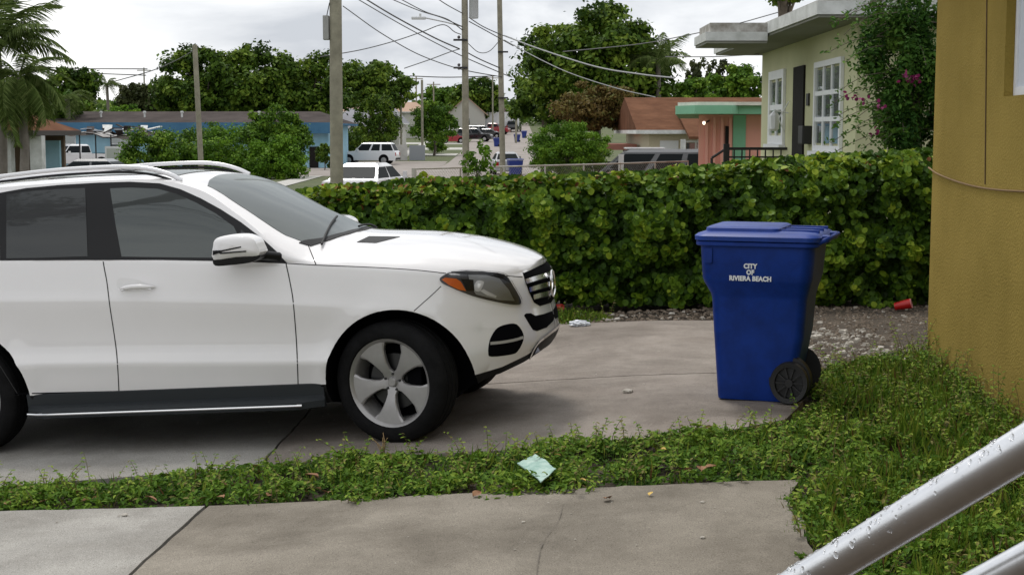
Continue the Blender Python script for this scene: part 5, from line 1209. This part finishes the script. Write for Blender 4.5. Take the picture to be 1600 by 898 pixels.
# overhead cables behind the photographer, seen mirrored in the car windows
for P, r_, lab in (([(-17, 3.5, 10.8), (-9.5, 3.5, 9.3), (-6.5, 3.5, 8.85), (-3, 3.5, 8.5), (5, 3.5, 8.9)], .024, 'thick cable over the yard above the viewpoint'),
                   ([(-17, 3.6, 9.9), (-9, 3.6, 9.05), (-7, 3.6, 8.6), (-4, 3.6, 8.4), (6, 3.6, 9.2)], .012, 'thin cable over the yard, below the thick one'),
                   ([(-15, 3.2, 8.7), (-9, 3.2, 8.8), (-5, 3.2, 9.0), (4, 3.2, 9.8)], .010, 'thin cable over the yard rising to the right'),
                   ([(-14, 3.0, 12), (-8.5, 3.0, 9.9), (-7, 3.0, 9.5), (-4.5, 3.0, 9.35), (6, 3, 10.4)], .010, 'highest thin cable over the yard')):
    o = MB().tube(catmull(P, 8), r_, 6).build('overhead_cable', M_wire); tag(o, lab, 'cable', 'overhead cables')
def chain_fence():
    pts = [at(647, 264, 36), at(927, 257, 40), at(1075, 252, 44)]; root = empty('chain_link_fence', (pts[0].x, pts[0].y, gz(0, 36)), label='chain-link fence with rusty top rail behind the hedge', cat='fence'); O = root.location
    m = mat('galvanised_rust', (.30, .25, .20), rough=.6, col2=(.5, .48, .45), vscale=1.5)
    MB().tube([p - O for p in pts], .022, 8).build('top_rail', m, root)
    a, b = pts[0], pts[2]; L_ = (b - a).length; n = 7
    for k in range(n + 1):
        t = k / n; p = a + (b - a) * t; MB().tube([Vector((p.x, p.y, gz(p.x, p.y) - .1)) - O, Vector((p.x, p.y, a.z + (b.z - a.z) * t + .02)) - O], .06 if k == 0 else .022, 8).build('post', m, root)
    mb = MB(); H_ = 1.3; s = .09
    for k in range(int(L_ / s)):
        for sg in (-1, 1):
            t0 = k * s / L_; t1 = t0 + sg * .9 / L_
            if not 0 <= t1 <= 1: continue
            p = a + (b - a) * t0; q = a + (b - a) * t1; mb.tube([Vector((p.x, p.y, p.z)) - O, Vector((q.x, q.y, q.z - .9)) - O], .0025, 3, cap=False)
    o = mb.build('wire_mesh', m, root, fix=False); tag(o, kind='stuff')
chain_fence()

# ================================================================ vehicles in the distance
CARP = {
 'suv': dict(L=5.1, W=1.95, H=1.90, gc=.34, belt=1.16, hood=1.10, cow=1.05, wb=1.0, roof=(.45, -2.05), foot=(1.15, -2.45), wr=.38, deck=1.16, split=(-.2, -1.2)),
 'sedan': dict(L=4.6, W=1.78, H=1.43, gc=.22, belt=.95, hood=.88, cow=.9, wb=1.35, roof=(.35, -1.0), foot=(1.05, -1.75), wr=.32, deck=.93, split=(-.35,)),
 'hatch': dict(L=4.1, W=1.75, H=1.5, gc=.22, belt=.98, hood=.93, cow=.9, wb=1.25, roof=(.35, -1.5), foot=(1.05, -1.95), wr=.32, deck=.98, split=(-.35,)),
 'pickup': dict(L=5.4, W=1.95, H=1.85, gc=.40, belt=1.18, hood=1.10, cow=1.2, wb=1.0, roof=(.6, -.75), foot=(1.15, -.95), wr=.39, deck=1.15, split=(-.1,)),
 'van': dict(L=5.0, W=1.95, H=1.85, gc=.28, belt=1.05, hood=1.02, cow=1.3, wb=1.2, roof=(.7, -2.2), foot=(1.6, -2.42), wr=.34, deck=1.05, split=(.1, -1.1)),
}
M_cw = mat('car_glass_dark', (.02, .024, .026), rough=.3, spec=.08, ior=1.16); M_tail = mat('tail_lamp_red', (.35, .01, .01), rough=.2); M_head = mat('head_lamp_clear', (.7, .7, .7), rough=.1)
def bg_car(name, kind, loc, hdg, m, label, cat='car', group=None, detail=True):
    c = CARP[kind]; root = empty(name, loc, hdg, label, cat, group); L_, W_ = c['L'] / 2, c['W'] / 2
    fa, ra = L_ - .92, -L_ + 1.05
    prof = [(L_ - .05, c['gc']), (L_, c['gc'] + .12), (L_ + .02, c['hood'] - .35), (L_ - .06, c['hood'] - .1), (L_ - .25, c['hood'] - .02), (c['foot'][0], c['belt']), (c['foot'][1], c['deck']), (-L_ + .05, c['deck'] - .05), (-L_, c['deck'] - .35), (-L_, c['gc'] + .15), (-L_ + .06, c['gc'])]
    bm = bmesh.new(); rows = []
    for y, ins in ((-W_ + .05, .05), (-W_, 0), (-W_, 0), (-W_ + .0, 0)): pass
    lay = [(-W_ + .10, .06), (-W_ + .02, .01), (-W_, 0), (W_, 0), (W_ - .02, .01), (W_ - .10, .06)]
    lay = [(-W_ + .12, .0), (-W_ + .03, .02), (W_ - .03, .02), (W_ - .12, .0)]
    mb = MB(); cx = 0; cz = (c['gc'] + c['belt']) / 2
    for y, s in ((-W_, .955), (-W_ + .06, 1.0), (W_ - .06, 1.0), (W_, .955)): rows.append([(cx + (x - cx) * (s if abs(x) > L_ - .3 else 1), y, cz + (z - cz) * s) for x, z in prof])
    n = len(prof); vs = [p for r in rows for p in r]; fs = []
    for i in range(3):
        for k in range(n): fs.append((i * n + k, i * n + (k + 1) % n, (i + 1) * n + (k + 1) % n, (i + 1) * n + k))
    fs += [tuple(range(n - 1, -1, -1)), tuple(range(3 * n, 4 * n))]
    MB().add(vs, fs).build('body', m, root, sm=True)
    zb, zt = c['belt'] - .02, c['H']; yb, yt = W_ - .08, W_ - .30; f0, f1 = c['foot']; r0, r1 = c['roof']
    def cab(x_t, z_t, side): pass
    base = [(f0, -yb, zb), (f0, yb, zb), (f1, yb, zb), (f1, -yb, zb)]; mid = [(r0 + .06, -yt - .03, zt - .09), (r0 + .06, yt + .03, zt - .09), (r1 - .06, yt + .03, zt - .09), (r1 - .06, -yt - .03, zt - .09)]
    top = [(r0 - .12, -yt + .1, zt), (r0 - .12, yt - .1, zt), (r1 + .1, yt - .1, zt), (r1 + .1, -yt + .1, zt)]
    V = base + mid + top; F = [(8, 9, 10, 11)] + [(i, (i + 1) % 4, 4 + (i + 1) % 4, 4 + i) for i in range(4)] + [(4 + i, 4 + (i + 1) % 4, 8 + (i + 1) % 4, 8 + i) for i in range(4)]
    MB().add(V, F).build('cabin', m, root)
    B = [Vector(v) for v in base]; Md = [Vector(v) for v in mid]
    def quad(nm, b0, b1, t0, t1, mt, ia=.06, ib=.94, ja=.10, jb=.92, parent=None):
        nrm = (b1 - b0).cross(t0 - b0).normalized(); q = []
        for i, j in ((ia, ja), (ib, ja), (ib, jb), (ia, jb)): q.append((b0 * (1 - i) + b1 * i) * (1 - j) + (t0 * (1 - i) + t1 * i) * j)
        cen = Vector((0, 0, (zb + zt) / 2)); 
        if nrm.dot((q[0] + q[2]) / 2 - Vector(((f0 + f1) / 2, 0, cen.z))) < 0: nrm = -nrm
        MB().add([p + nrm * .012 for p in q] + [p - nrm * .01 for p in q], [(0, 1, 2, 3), (0, 4, 5, 1), (1, 5, 6, 2), (2, 6, 7, 3), (3, 7, 4, 0)]).build(nm, mt, parent or root)
    quad('windscreen', B[0], B[1], Md[0], Md[1], M_cw); quad('rear_window', B[2], B[3], Md[2], Md[3], M_cw)
    cuts = [f0] + list(c['split']) + [f1]
    for a, b in (((B[0], B[3], Md[0], Md[3])), ((B[1], B[2], Md[1], Md[2]))) and (((B[0], B[3]), (Md[0], Md[3])), ((B[1], B[2]), (Md[1], Md[2]))):
        for u, v in zip(cuts, cuts[1:]):
            ia, ib = (f0 - u) / (f0 - f1), (f0 - v) / (f0 - f1); quad('side_window', a[0], a[1], b[0], b[1], M_cw, ia + .03, ib - .025)
    for x in (fa, ra):
        for s in (-1, 1):
            Mx = Matrix.Translation((x, s * (W_ - .10), c['wr'])) @ Matrix.Rotation(R(90 if s < 0 else -90), 4, 'X')
            MB().lathe([(.001, .112), (c['wr'] + .07, .112)], 24, Matrix.Translation((0, 0, .06 + c['wr'] * 0)) @ Mx).build('wheel_arch', M_dark, root)
            wh = MB().lathe([(c['wr'] * .62, -.1), (c['wr'] * .97, -.1), (c['wr'], -.07), (c['wr'], .1), (c['wr'] * .95, .125), (c['wr'] * .62, .12)], 24, Mx).build('wheel', M_tyre, root, sm=True)
            MB().lathe([(.001, .13), (.06, .13), (.08, .122), (c['wr'] * .63, .125)], 16, Mx).build('rim', M_alloy, wh, sm=True)
    for s in (-1, 1):
        MB().bbox(-L_ - .015, -L_ + .08, s * (W_ - .16) - .11, s * (W_ - .16) + .11, c['deck'] - .42, c['deck'] - .12, .02).build('tail_lamp', M_tail, root)
        MB().bbox(L_ - .10, L_ + .03, s * (W_ - .25) - .16, s * (W_ - .25) + .16, c['hood'] - .36, c['hood'] - .16, .03).build('head_lamp', M_head, root)
        MB().bbox(f0 - .45, f0 - .3, s * W_ - .02 + s * .06, s * W_ + .02 + s * .16, c['belt'] + .0, c['belt'] + .17, .02).build('door_mirror', m, root)
    MB().bbox(-L_ - .06, -L_ + .1, -W_ + .1, W_ - .1, c['gc'] + .06, c['gc'] + .24, .03).build('rear_bumper', M_blackpl if kind in ('suv', 'pickup') else m, root)
    MB().bbox(L_ - .1, L_ + .05, -W_ + .1, W_ - .1, c['gc'] + .04, c['gc'] + .22, .03).build('front_bumper', M_blackpl if kind == 'suv' else m, root)
    if kind == 'pickup': MB().box(f1 - .1, -L_ + .12, -W_ + .14, W_ - .14, c['deck'] - .03, c['deck'] + .012).build('truck_bed', M_dark, root)
    if kind == 'suv':
        for s in (-1, 1): MB().tube([(r0 - .1, s * (yt - .08), zt + .02), (r0 - .25, s * (yt - .08), zt + .07), (r1 + .3, s * (yt - .08), zt + .07), (r1 + .15, s * (yt - .08), zt + .02)], .02, 6).build('roof_rail', M_blackpl, root)
    return root
M_cwhite = mat('white_car_paint', (.72, .72, .73), rough=.3, coat=.5); M_cblack = mat('black_car_paint', (.012, .012, .014), rough=.2, coat=.6); M_cred = mat('red_car_paint', (.28, .012, .02), rough=.3, coat=.5); M_cgrey = mat('grey_car_paint', (.10, .105, .11), rough=.3, coat=.5); M_csil = mat('silver_car_paint', (.42, .43, .45), rough=.3, coat=.4)
def onroad(px, Y, dz=.014): p = at(px, 220, Y); return (p.x, Y, gz(0, Y) + dz)
bg_car('parked_suv', 'suv', onroad(577, 130), R(172), M_cwhite, 'white SUV parked across the street, seen from its side', 'SUV')
bg_car('parked_sedan', 'sedan', onroad(577, 48), R(90 - 12), M_cwhite, 'white sedan half hidden behind the hedge', 'car')
bg_car('parked_sedan', 'sedan', onroad(137, 62), R(176), M_cgrey, 'dark sedan whose roof shows above the white SUV roof', 'car')
bg_car('pickup_truck', 'pickup', onroad(118, 112), R(212), M_cwhite, 'white pickup truck parked before the blue house', 'pickup')
van_ = bg_car('parked_van', 'van', (at(1010, 240, 50).x, 50, gz(0, 50) + .02), R(178), M_cgrey, 'dark grey van with white window pillar behind the fence', 'van')
MB().bbox(-.6, .75, -.5, .5, 1.86, 1.91, .02).build('roof_panel', M_cwhite, van_)
MB().box(.80, .98, .93, .975, 1.06, 1.70, Matrix.Identity(4)).build('pillar_strip', M_cwhite, van_)
bg_car('parked_sedan', 'sedan', onroad(790, 95), R(95), M_csil, 'silver sedan behind the slim wooden pole', 'car')
bg_car('hatchback', 'hatch', onroad(706, 205), R(10), M_cred, 'dark red hatchback parked by the roadside hedge', 'car')
bg_car('parked_sedan', 'sedan', onroad(703, 222), R(8), M_cwhite, 'far white car behind the red hatchback', 'car')
bg_car('parked_suv', 'suv', onroad(741, 212), R(-8), M_cblack, 'black SUV parked far along the street', 'SUV')
bg_car('parked_van', 'van', onroad(752, 230), R(-12), M_cgrey, 'far dark grey van behind the black SUV', 'van')
bg_car('parked_sedan', 'sedan', onroad(764, 228), R(-10), M_cblack, 'far black car left of the slim pole', 'car')
bg_car('pickup_truck', 'pickup', onroad(771, 246), R(-10), M_cred, 'far red pickup beside the white box trailer', 'pickup')
bg_car('parked_suv', 'suv', onroad(803, 262), R(80), M_cblack, 'far dark vehicle behind the far blue bins', 'SUV')
tr = empty('box_trailer', onroad(774, 262), R(-3), 'long white box trailer far along the street', 'trailer')
MB().bbox(-4.2, 4.2, -1.2, 1.2, .9, 3.4, .05).build('box', M_cwhite, tr)
for x in (-2.6, -1.7, 2.2):
    for s in (-1, 1): MB().lathe([(.001, .12), (.3, .12), (.45, .1), (.45, -.1), (.3, -.12)], 16, Matrix.Translation((x, s * 1.0, .45)) @ Matrix.Rotation(R(90), 4, 'X')).build('wheel', M_tyre, tr)
MB().box(-4.1, 4.1, -.5, .5, .65, .895).build('chassis', M_iron, tr)
# bins in the distance
def far_bin(px, py_top, Y, label, mats=None, rz=.3):
    p = at(px, py_top, Y); z = gz(0, Y) + .015; o = make_bin((p.x, Y, z), rz, label, lettering=False, group='wheelie bins along the street', mats=mats, hi=False); return o
M_far_blue = mat('far_blue_bin', (.01, .03, .20), rough=.5); M_far_blk = mat('far_black_bin', (.012, .012, .014), rough=.6)
far_bin(560, 252, 66, 'blue wheelie bin behind the white sedan', (M_far_blue, M_far_blue), .2)
far_bin(588, 252, 66.5, 'black wheelie bin behind the white sedan', (M_far_blk, M_far_blk), .1)
far_bin(805, 250, 84, 'blue wheelie bin right of the slim wooden pole', (M_far_blue, M_far_blue), .2)
far_bin(776, 211, 190, 'blue wheelie bin at the kerb between the two poles', (M_far_blue, M_far_blue), .2)
far_bin(808, 203, 210, 'far blue wheelie bin, left one near the small far pole', (M_far_blue, M_far_blue), .4)
far_bin(819, 199, 228, 'far blue wheelie bin, right one near the small far pole', (M_far_blue, M_far_blue), .1)

# ================================================================ trees and shrubs
def lm(name, dark, mid, lite, transl=.18): return leaf_mat(name, [(0, dark), (.45, mid), (1, lite)], rough=.6, transl=transl, spec=.10)
L_dark = lm('broad_tree_leaf', (.020, .044, .006), (.070, .130, .014), (.18, .25, .03))
L_mid = lm('bush_leaf', (.026, .062, .007), (.085, .175, .016), (.19, .29, .03))
L_lite = lm('light_bush_leaf', (.035, .085, .008), (.10, .21, .016), (.20, .33, .03))
L_red = lm('reddish_leaf', (.06, .038, .012), (.15, .105, .03), (.16, .18, .05))
L_olive = lm('olive_leaf', (.03, .04, .014), (.07, .085, .03), (.12, .13, .055))
L_palm = lm('palm_leaf', (.04, .07, .014), (.10, .15, .035), (.20, .25, .08))
L_boug = lm('bougainvillea_leaf', (.014, .046, .008), (.045, .115, .016), (.11, .20, .03))
M_bark = mat('bark', (.075, .06, .045), rough=.95, col2=(.14, .115, .09), vscale=3, bump=.6, bscale=10)
def tree(name, label, c, rad, n_cl, n_lf, ls, m, trunk=.2, cat='tree', shape='quad', flat=.8, hollow=.55, seed=0, clr=.30, skirt=None, part='crown', amp=1.0):
    rs = np.random.default_rng(seed + 11); x, y, zc = c; rx, ry, rz = rad; zb = gz(0, y) - .1 if y > 25 else gz(x, y) - .05
    root = empty(name, (x, y, zb), label=label, cat=cat); O = np.array([x, y, zb])
    cl = []; n_cl = int(n_cl * 1.7); low = -1.0 if cat == 'bush' else -.7; clr = clr * .82
    while len(cl) < n_cl:
        p = rs.normal(size=3); p /= np.linalg.norm(p); r = (.15 + .6 * rs.random()) if len(cl) % 4 == 0 else .62 + .38 * rs.random() ** .7; p = p * r
        if p[2] < low: continue
        nz_ = noise.noise(Vector(p * 1.6) + Vector((seed * 3.1, 0, 0))) + .5 * noise.noise(Vector(p * 4.1) + Vector((0, seed * 3.1, 0))); p = p * (.97 + .24 * amp * nz_) * np.array([1, 1, 1 if p[2] > 0 else .9])
        cl.append(p)
    cl = np.array(cl); P = []; N_ = []; T_ = []
    per = n_lf // n_cl
    for p in cl:
        cr = clr * rs.uniform(.5, 1.3); q = rs.normal(size=(per, 3)); q /= np.linalg.norm(q, axis=1, keepdims=True)
        rr = cr * (1 - .6 * rs.random((per, 1)) ** 1.5) * (1 + .25 * rs.normal(size=(per, 1)))
        v = p + q * rr * np.array([1, 1, flat]); P.append(v * np.array([rx, ry, rz]) + np.array([x, y, zc])); nn = q * .8 + np.array([0, -.1, .5]) + rs.normal(0, .6, (per, 3)); N_.append(nn)
        base = .40 + .20 * rs.normal(); T_.append(np.clip(base + .18 * rs.normal(size=per), 0, 1))
    P = np.concatenate(P); N_ = np.concatenate(N_); T_ = np.concatenate(T_)
    k = P[:, 2] > zb + .1; P, N_, T_ = P[k], N_[k], T_[k]
    o = leaf_cloud(part, P - O, N_, ls * rs.uniform(.6, 1.4, len(P)), T_, m, shape, root); tag(o, kind='stuff')
    top = Vector((0, 0, zc - zb)); mb = MB(); h = zc - rz * .35 - zb
    if trunk:
        mb.tube([(0, 0, 0), (.05 * rx, 0, h * .4), (0, .05 * ry, max(.2, h)), (0, 0, zc - zb + rz * .2)], [trunk * 1.25, trunk, trunk * .8, trunk * .35], 9)
        mb.build('trunk', M_bark, root, sm=True)
        for j in range(7):
            e = Vector(cl[j * len(cl) // 7] * np.array([rx, ry, rz]) * .85) + top; s = Vector((0, 0, max(.2, h) * (.75 + .2 * rs.random())))
            MB().tube([s, s + (e - s) * .5 + Vector((0, 0, .08 * rz)), e], [trunk * .5, trunk * .3, trunk * .1], 6).build('limb', M_bark, root)
    return root
def cpx(px, py, Y): p = at(px, py, Y); return (p.x, p.y, p.z)
def prx(w, Y): return w / FPX * Y
def tpx(name, label, x0, x1, y0, y1, Y, n_cl, n_lf, ls, m, **k):
    n_lf = int(n_lf * 1.7); ls = ls * .86
    """tree whose crown spans the given extent of the view at distance Y"""
    rx = prx((x1 - x0) / 2, Y); rz = prx((y1 - y0) / 2, Y); return tree(name, label, cpx((x0 + x1) / 2, (y0 + y1) / 2, Y), (rx * 1.0, rx * k.pop('dy', .9), rz * 1.0), n_cl, n_lf, ls, m, **k)
tpx('broad_tree', 'large spreading green tree right of the slim pole', 800, 1052, 12, 205, 86, 120, 20000, .34, L_dark, trunk=.35, seed=1, clr=.24, flat=.8)
tpx('broad_tree', 'lower left limb mass of trees beside the road bins', 800, 900, 110, 205, 92, 50, 6000, .32, L_dark, trunk=.2, seed=2, clr=.3)
tpx('flowering_tree', 'reddish brown-leaved small tree before the large tree', 862, 1000, 128, 215, 70, 60, 9000, .17, L_red, trunk=.14, seed=3, clr=.26)
tpx('round_bush', 'bright green rounded bush behind the chain-link fence', 822, 957, 190, 285, 48, 170, 19000, .09, L_lite, trunk=.06, cat='bush', seed=4, clr=.17, shape='lance', part='foliage', flat=.9, amp=.12)
tpx('broad_tree', 'big leafy tree behind the blue house, left of the short pole', 245, 400, 72, 210, 142, 80, 11000, .5, L_dark, trunk=.35, seed=5, clr=.25, flat=.8)
tpx('broad_tree', 'big leafy tree behind the blue house, right of the short pole', 330, 470, 68, 210, 146, 80, 11000, .5, L_dark, trunk=.35, seed=6, clr=.25, flat=.8)
tpx('broad_tree', 'big leafy tree behind the thick pole', 420, 545, 84, 215, 148, 70, 9000, .5, L_dark, trunk=.35, seed=7, clr=.26, flat=.8)
tpx('broad_tree', 'rounded dark tree right of the thick pole', 515, 642, 94, 185, 165, 70, 8000, .5, L_dark, trunk=.3, seed=8, clr=.25)
tpx('broad_tree', 'dark round-topped tree above the left roofs', 70, 160, 100, 185, 155, 55, 6500, .5, L_dark, trunk=.3, seed=9, clr=.27)
tpx('broad_tree', 'olive tree right of the small far palm', 185, 262, 122, 200, 150, 45, 5000, .45, L_olive, trunk=.2, seed=10, clr=.28)
tpx('broad_tree', 'dark tree mass behind the left palm', 40, 130, 140, 205, 120, 45, 5000, .35, L_mid, trunk=.2, seed=11, clr=.28)
tpx('garden_tree', 'leafy young tree at the right end of the left bushes', 380, 487, 165, 262, 88, 60, 8500, .21, L_mid, trunk=.12, seed=12, clr=.27)
tpx('garden_bush', 'broad green bush at the left end of the row before the blue house', 186, 300, 200, 296, 92, 60, 7000, .2, L_mid, trunk=.06, cat='bush', seed=13, clr=.28, part='foliage', amp=.5)
tpx('garden_bush', 'green bush directly behind the short wooden pole', 240, 380, 192, 300, 95, 80, 9500, .2, L_mid, trunk=.06, cat='bush', seed=14, clr=.28, part='foliage', amp=.5)
tpx('garden_bush', 'green bush right of the short wooden pole', 305, 440, 196, 300, 91, 75, 9000, .2, L_lite, trunk=.06, cat='bush', seed=34, clr=.28, part='foliage', amp=.5)
tpx('garden_bush', 'bushy light green shrub ending the row near the sidewalk', 385, 478, 212, 294, 84, 50, 6000, .19, L_lite, trunk=.06, cat='bush', seed=15, clr=.28, part='foliage', amp=.5)
tpx('garden_bush', 'light green shrub on the left above the blue roof', 165, 225, 163, 195, 135, 25, 2500, .3, L_lite, trunk=.06, cat='bush', seed=16, part='foliage')
tpx('garden_bush', 'low dark shrub against the right end of the blue house', 492, 522, 222, 262, 108, 16, 1500, .2, L_dark, trunk=.04, cat='bush', seed=36, part='foliage')
tpx('cone_bush', 'dense cone-shaped bush behind the white SUV', 552, 628, 150, 246, 143, 55, 6500, .28, L_dark, trunk=.15, cat='bush', seed=17, clr=.3, part='foliage', flat=.8)
tpx('roadside_tree', 'small leafy tree at the roadside by the dark slim pole', 638, 718, 160, 232, 158, 50, 5000, .32, L_mid, trunk=.13, seed=18, clr=.28)
tpx('roadside_hedge', 'low clipped hedge beside the red hatchback', 664, 700, 212, 240, 165, 18, 2000, .22, L_mid, trunk=.05, cat='bush', seed=19, clr=.4, part='foliage')
tpx('garden_bush', 'dark bush between thick pole and cone-shaped bush', 528, 570, 200, 245, 138, 22, 2200, .25, L_dark, trunk=.05, cat='bush', seed=20, part='foliage')
tpx('broad_tree', 'far rounded tree behind the lamp pole', 700, 786, 122, 195, 262, 50, 4500, .8, L_dark, trunk=.35, seed=21, clr=.28)
tpx('broad_tree', 'far low tree left of the lamp pole', 655, 725, 135, 185, 270, 40, 3500, .8, L_mid, trunk=.3, seed=22, clr=.3)
tpx('broad_tree', 'light green tree over the brown roof', 1100, 1195, 100, 175, 118, 50, 5500, .38, L_mid, trunk=.2, seed=23, clr=.27)
tpx('broad_tree', 'green tree between palm and casuarina behind the brown roof', 1040, 1120, 125, 180, 112, 40, 4500, .36, L_mid, trunk=.2, seed=24, clr=.28)
tpx('broad_tree', 'tree behind the green house showing above its flat roof', 1186, 1262, -55, 14, 40, 40, 5000, .17, L_dark, trunk=.15, seed=25, clr=.3)
tpx('thin_pine', 'sparse feathery tree behind the brown roof, left one', 1070, 1110, 86, 165, 150, 24, 1100, .45, L_olive, trunk=.14, seed=26, clr=.25)
tpx('thin_pine', 'sparse feathery tree behind the brown roof, right one', 1105, 1150, 90, 165, 155, 26, 1300, .45, L_olive, trunk=.14, seed=27, clr=.25)
# bougainvillea
bg = tree('bougainvillea', 'bougainvillea bush with magenta flowers before the green house', (5.12, 18.7, 2.7), (.72, .6, 1.3), 80, 19000, .07, L_boug, trunk=.05, cat='bush', shape='lance', seed=30, clr=.26, flat=.9, hollow=.25, part='foliage')
O = bg.location; PB = []; NB = []; SB = []; TB = []; mb = MB()
for k in range(46):                                     # arching shoots
    a = random.uniform(1.4, 5.2); s = Vector((5.05 + random.uniform(-.3, .3), 18.6, random.uniform(1.9, 3.7))); ln = random.uniform(.45, .95); dr = Vector((math.cos(a) * .9 - .3, math.sin(a) * .4 - .2, .25))
    pts = [s + dr * ln * t + Vector((0, 0, -.5 * ln * t * t)) for t in np.linspace(0, 1, 7)]; mb.tube([p - O for p in pts], [.006] * 3 + [.004] * 4, 4, cap=False)
    for p in pts[1:]:
        for j in range(7):
            PB.append(np.array(p - O) + rng.normal(0, .035, 3)); NB.append(rng.normal(0, .5, 3) + np.array([0, -.3, .7])); SB.append(random.uniform(.05, .09)); TB.append(random.uniform(.3, 1))
o = leaf_cloud('shoot_leaves', PB, NB, SB, TB, L_boug, 'lance', bg); tag(o, kind='stuff'); o = mb.build('shoots', M_bark, bg, fix=False); tag(o, kind='stuff')
M_mag = leaf_mat('magenta_bract', [(0, (.09, .008, .045)), (1, (.26, .025, .12))], rough=.6, transl=.3)
for px, py, n in ((1423, 121, 26), (1340, 151, 14), (1375, 165, 7), (1366, 206, 6)):
    p = at(px, py, 17.9); q = np.array(p - O) + rng.normal(0, .05, (n, 3)) * np.array([1.4, .6, .7]); o = leaf_cloud('flower_cluster', q, rng.normal(0, 1, (n, 3)), np.full(n, .05), rng.random(n), M_mag, 'round', bg); tag(o, kind='stuff')
# yard tree behind the viewpoint, mirrored in the rear window of the car
yt_ = tree('yard_tree', 'bare-limbed yard tree left of the viewpoint, mirrored in the car window', (-16.5, 0, 13.5), (3.2, 3, 2.2), 40, 5000, .2, L_dark, trunk=.32, seed=51)
MB().tube([Vector(p) - yt_.location for p in catmull([(-16.5, 0, 7.5), (-14.5, 1.2, 9.0), (-12.6, 1.9, 9.7), (-11, 2.1, 10.15), (-9.6, 2.2, 10.9), (-8.6, 2.2, 12)], 5)], [.30] * 10 + [.27] * 8 + [.2] * 8, 10).build('limb', M_bark, yt_, sm=True)
MB().tube([Vector(p) - yt_.location for p in [(-12.0, 2.0, 9.9), (-10.6, 2.3, 9.85), (-9.4, 2.4, 10.2)]], [.09, .06, .03], 6).build('limb', M_bark, yt_)
# sapling poking out of the hedge beside the fence
tree('sapling', 'thin pale green sapling poking above the hedge by the fence', (at(745, 262, 19).x, 19, 1.52), (.22, .2, .28), 14, 420, .07, L_lite, trunk=.012, cat='sapling', shape='lance', seed=33, clr=.35, part='foliage')
# palms
def frond_mesh(L_, droop, seed, n=46, ll=.8):
    rs = random.Random(seed); V = []; F = []; pts = []
    for i in range(13):
        t = i / 12; pts.append(Vector((L_ * (t - .25 * droop * t * t), 0, L_ * (.45 * t - droop * t * t))))
    mb = MB(); mb.tube(pts, [.03 * (1 - .8 * i / 12) for i in range(13)], 4, cap=False)
    for k in range(n):
        t = .12 + .88 * k / n; f = t * 12; i = min(11, int(f)); p = pts[i].lerp(pts[i + 1], f - i)
        for s in (-1, 1):
            l = ll * L_ / 3 * (math.sin(math.pi * min(.97, t * .85 + .12)) ** .7) * rs.uniform(.8, 1.15); tip = p + Vector((l * .45, s * l * .75, -l * (.35 + .5 * rs.random()))); w = Vector((.016 * L_ / 3 + .006, 0, .0))
            mb.add([p - w, p + w, p.lerp(tip, .5) + w * .9 + Vector((0, 0, .06 * l)), tip, p.lerp(tip, .5) - w * .9 + Vector((0, 0, .06 * l))], [(0, 1, 2, 3, 4)])
    me = bpy.data.meshes.new('frond'); me.from_pydata(mb.v, [], mb.f); me.update()
    a_ = me.attributes.new('tint', 'FLOAT', 'FACE'); a_.data.foreach_set('value', [min(1, max(0, rs.gauss(.5, .25))) for f in me.polygons]); me.materials.append(L_palm); return me
def palm(label, c, L_, nf, trunk_r, seed=0, droops=(.35, .6, .9), elev=(-.4, .9)):
    x, y, z = c; zb = gz(0, y); root = empty('palm_tree', (x, y, zb), label=label, cat='palm'); rs = random.Random(seed)
    MB().tube([(0, 0, 0), (.1, 0, (z - zb) * .5), (0, 0, z - zb)], [trunk_r * 1.2, trunk_r, trunk_r * .85], 10).build('trunk', mat('palm_trunk', (.17, .15, .13), rough=.95, var=.2, vscale=4), root, sm=True)
    ms = [frond_mesh(L_, d_, seed + i) for i, d_ in enumerate(droops)]
    for k in range(nf):
        o = link('frond', ms[k % len(ms)], None, root); o.location = (0, 0, z - zb); o.rotation_euler = (rs.uniform(-.3, .3), -rs.uniform(*elev), 2 * math.pi * k / nf * 2.4 + rs.uniform(-.3, .3)); s = rs.uniform(.8, 1.1); o.scale = (s, s, s)
    return root
palm('tall feathery palm at the top left edge', cpx(-6, 70, 45), 2.5, 26, .14, 3, (.25, .45, .7), (-.3, 1.0))
palm('shorter drooping palm left, before the portico', cpx(30, 122, 44), 1.9, 40, .13, 9, (.7, .95, 1.2), (-.9, .7))
palm('palm peeking out right of the large spreading tree', cpx(1028, 92, 84), 2.3, 16, .16, 5)
palm('small far palm above the left trees', cpx(167, 132, 170), 2.2, 14, .18, 7)
palm('far palm with hanging fronds behind the left roofs', cpx(105, 155, 118), 2.6, 14, .2, 8, (.8, 1.0, 1.2), (-.5, .6))
# distant wood closing the view
rs = np.random.default_rng(99); n = 26000; X = rs.uniform(-190, 150, n); Yw = rs.uniform(300, 345, n)
hh = np.array([5.5 + 3.2 * noise.noise(Vector((a * .06, 1, 0))) + 1.8 * noise.noise(Vector((a * .22, 4, 0))) for a in X]); Zw = gz(0, 320) - .5 + hh * rs.random(n) ** .6
o = leaf_cloud('distant_wood', np.stack([X, Yw, Zw], 1), np.stack([rs.normal(0, .5, n), rs.normal(-.5, .5, n), np.ones(n) * .7], 1), rs.uniform(.7, 1.7, n), np.clip(rs.normal(.4, .25, n), 0, 1), L_dark, 'quad'); tag(o, 'distant dark green wood closing the view behind the houses', 'wood', kind='stuff')
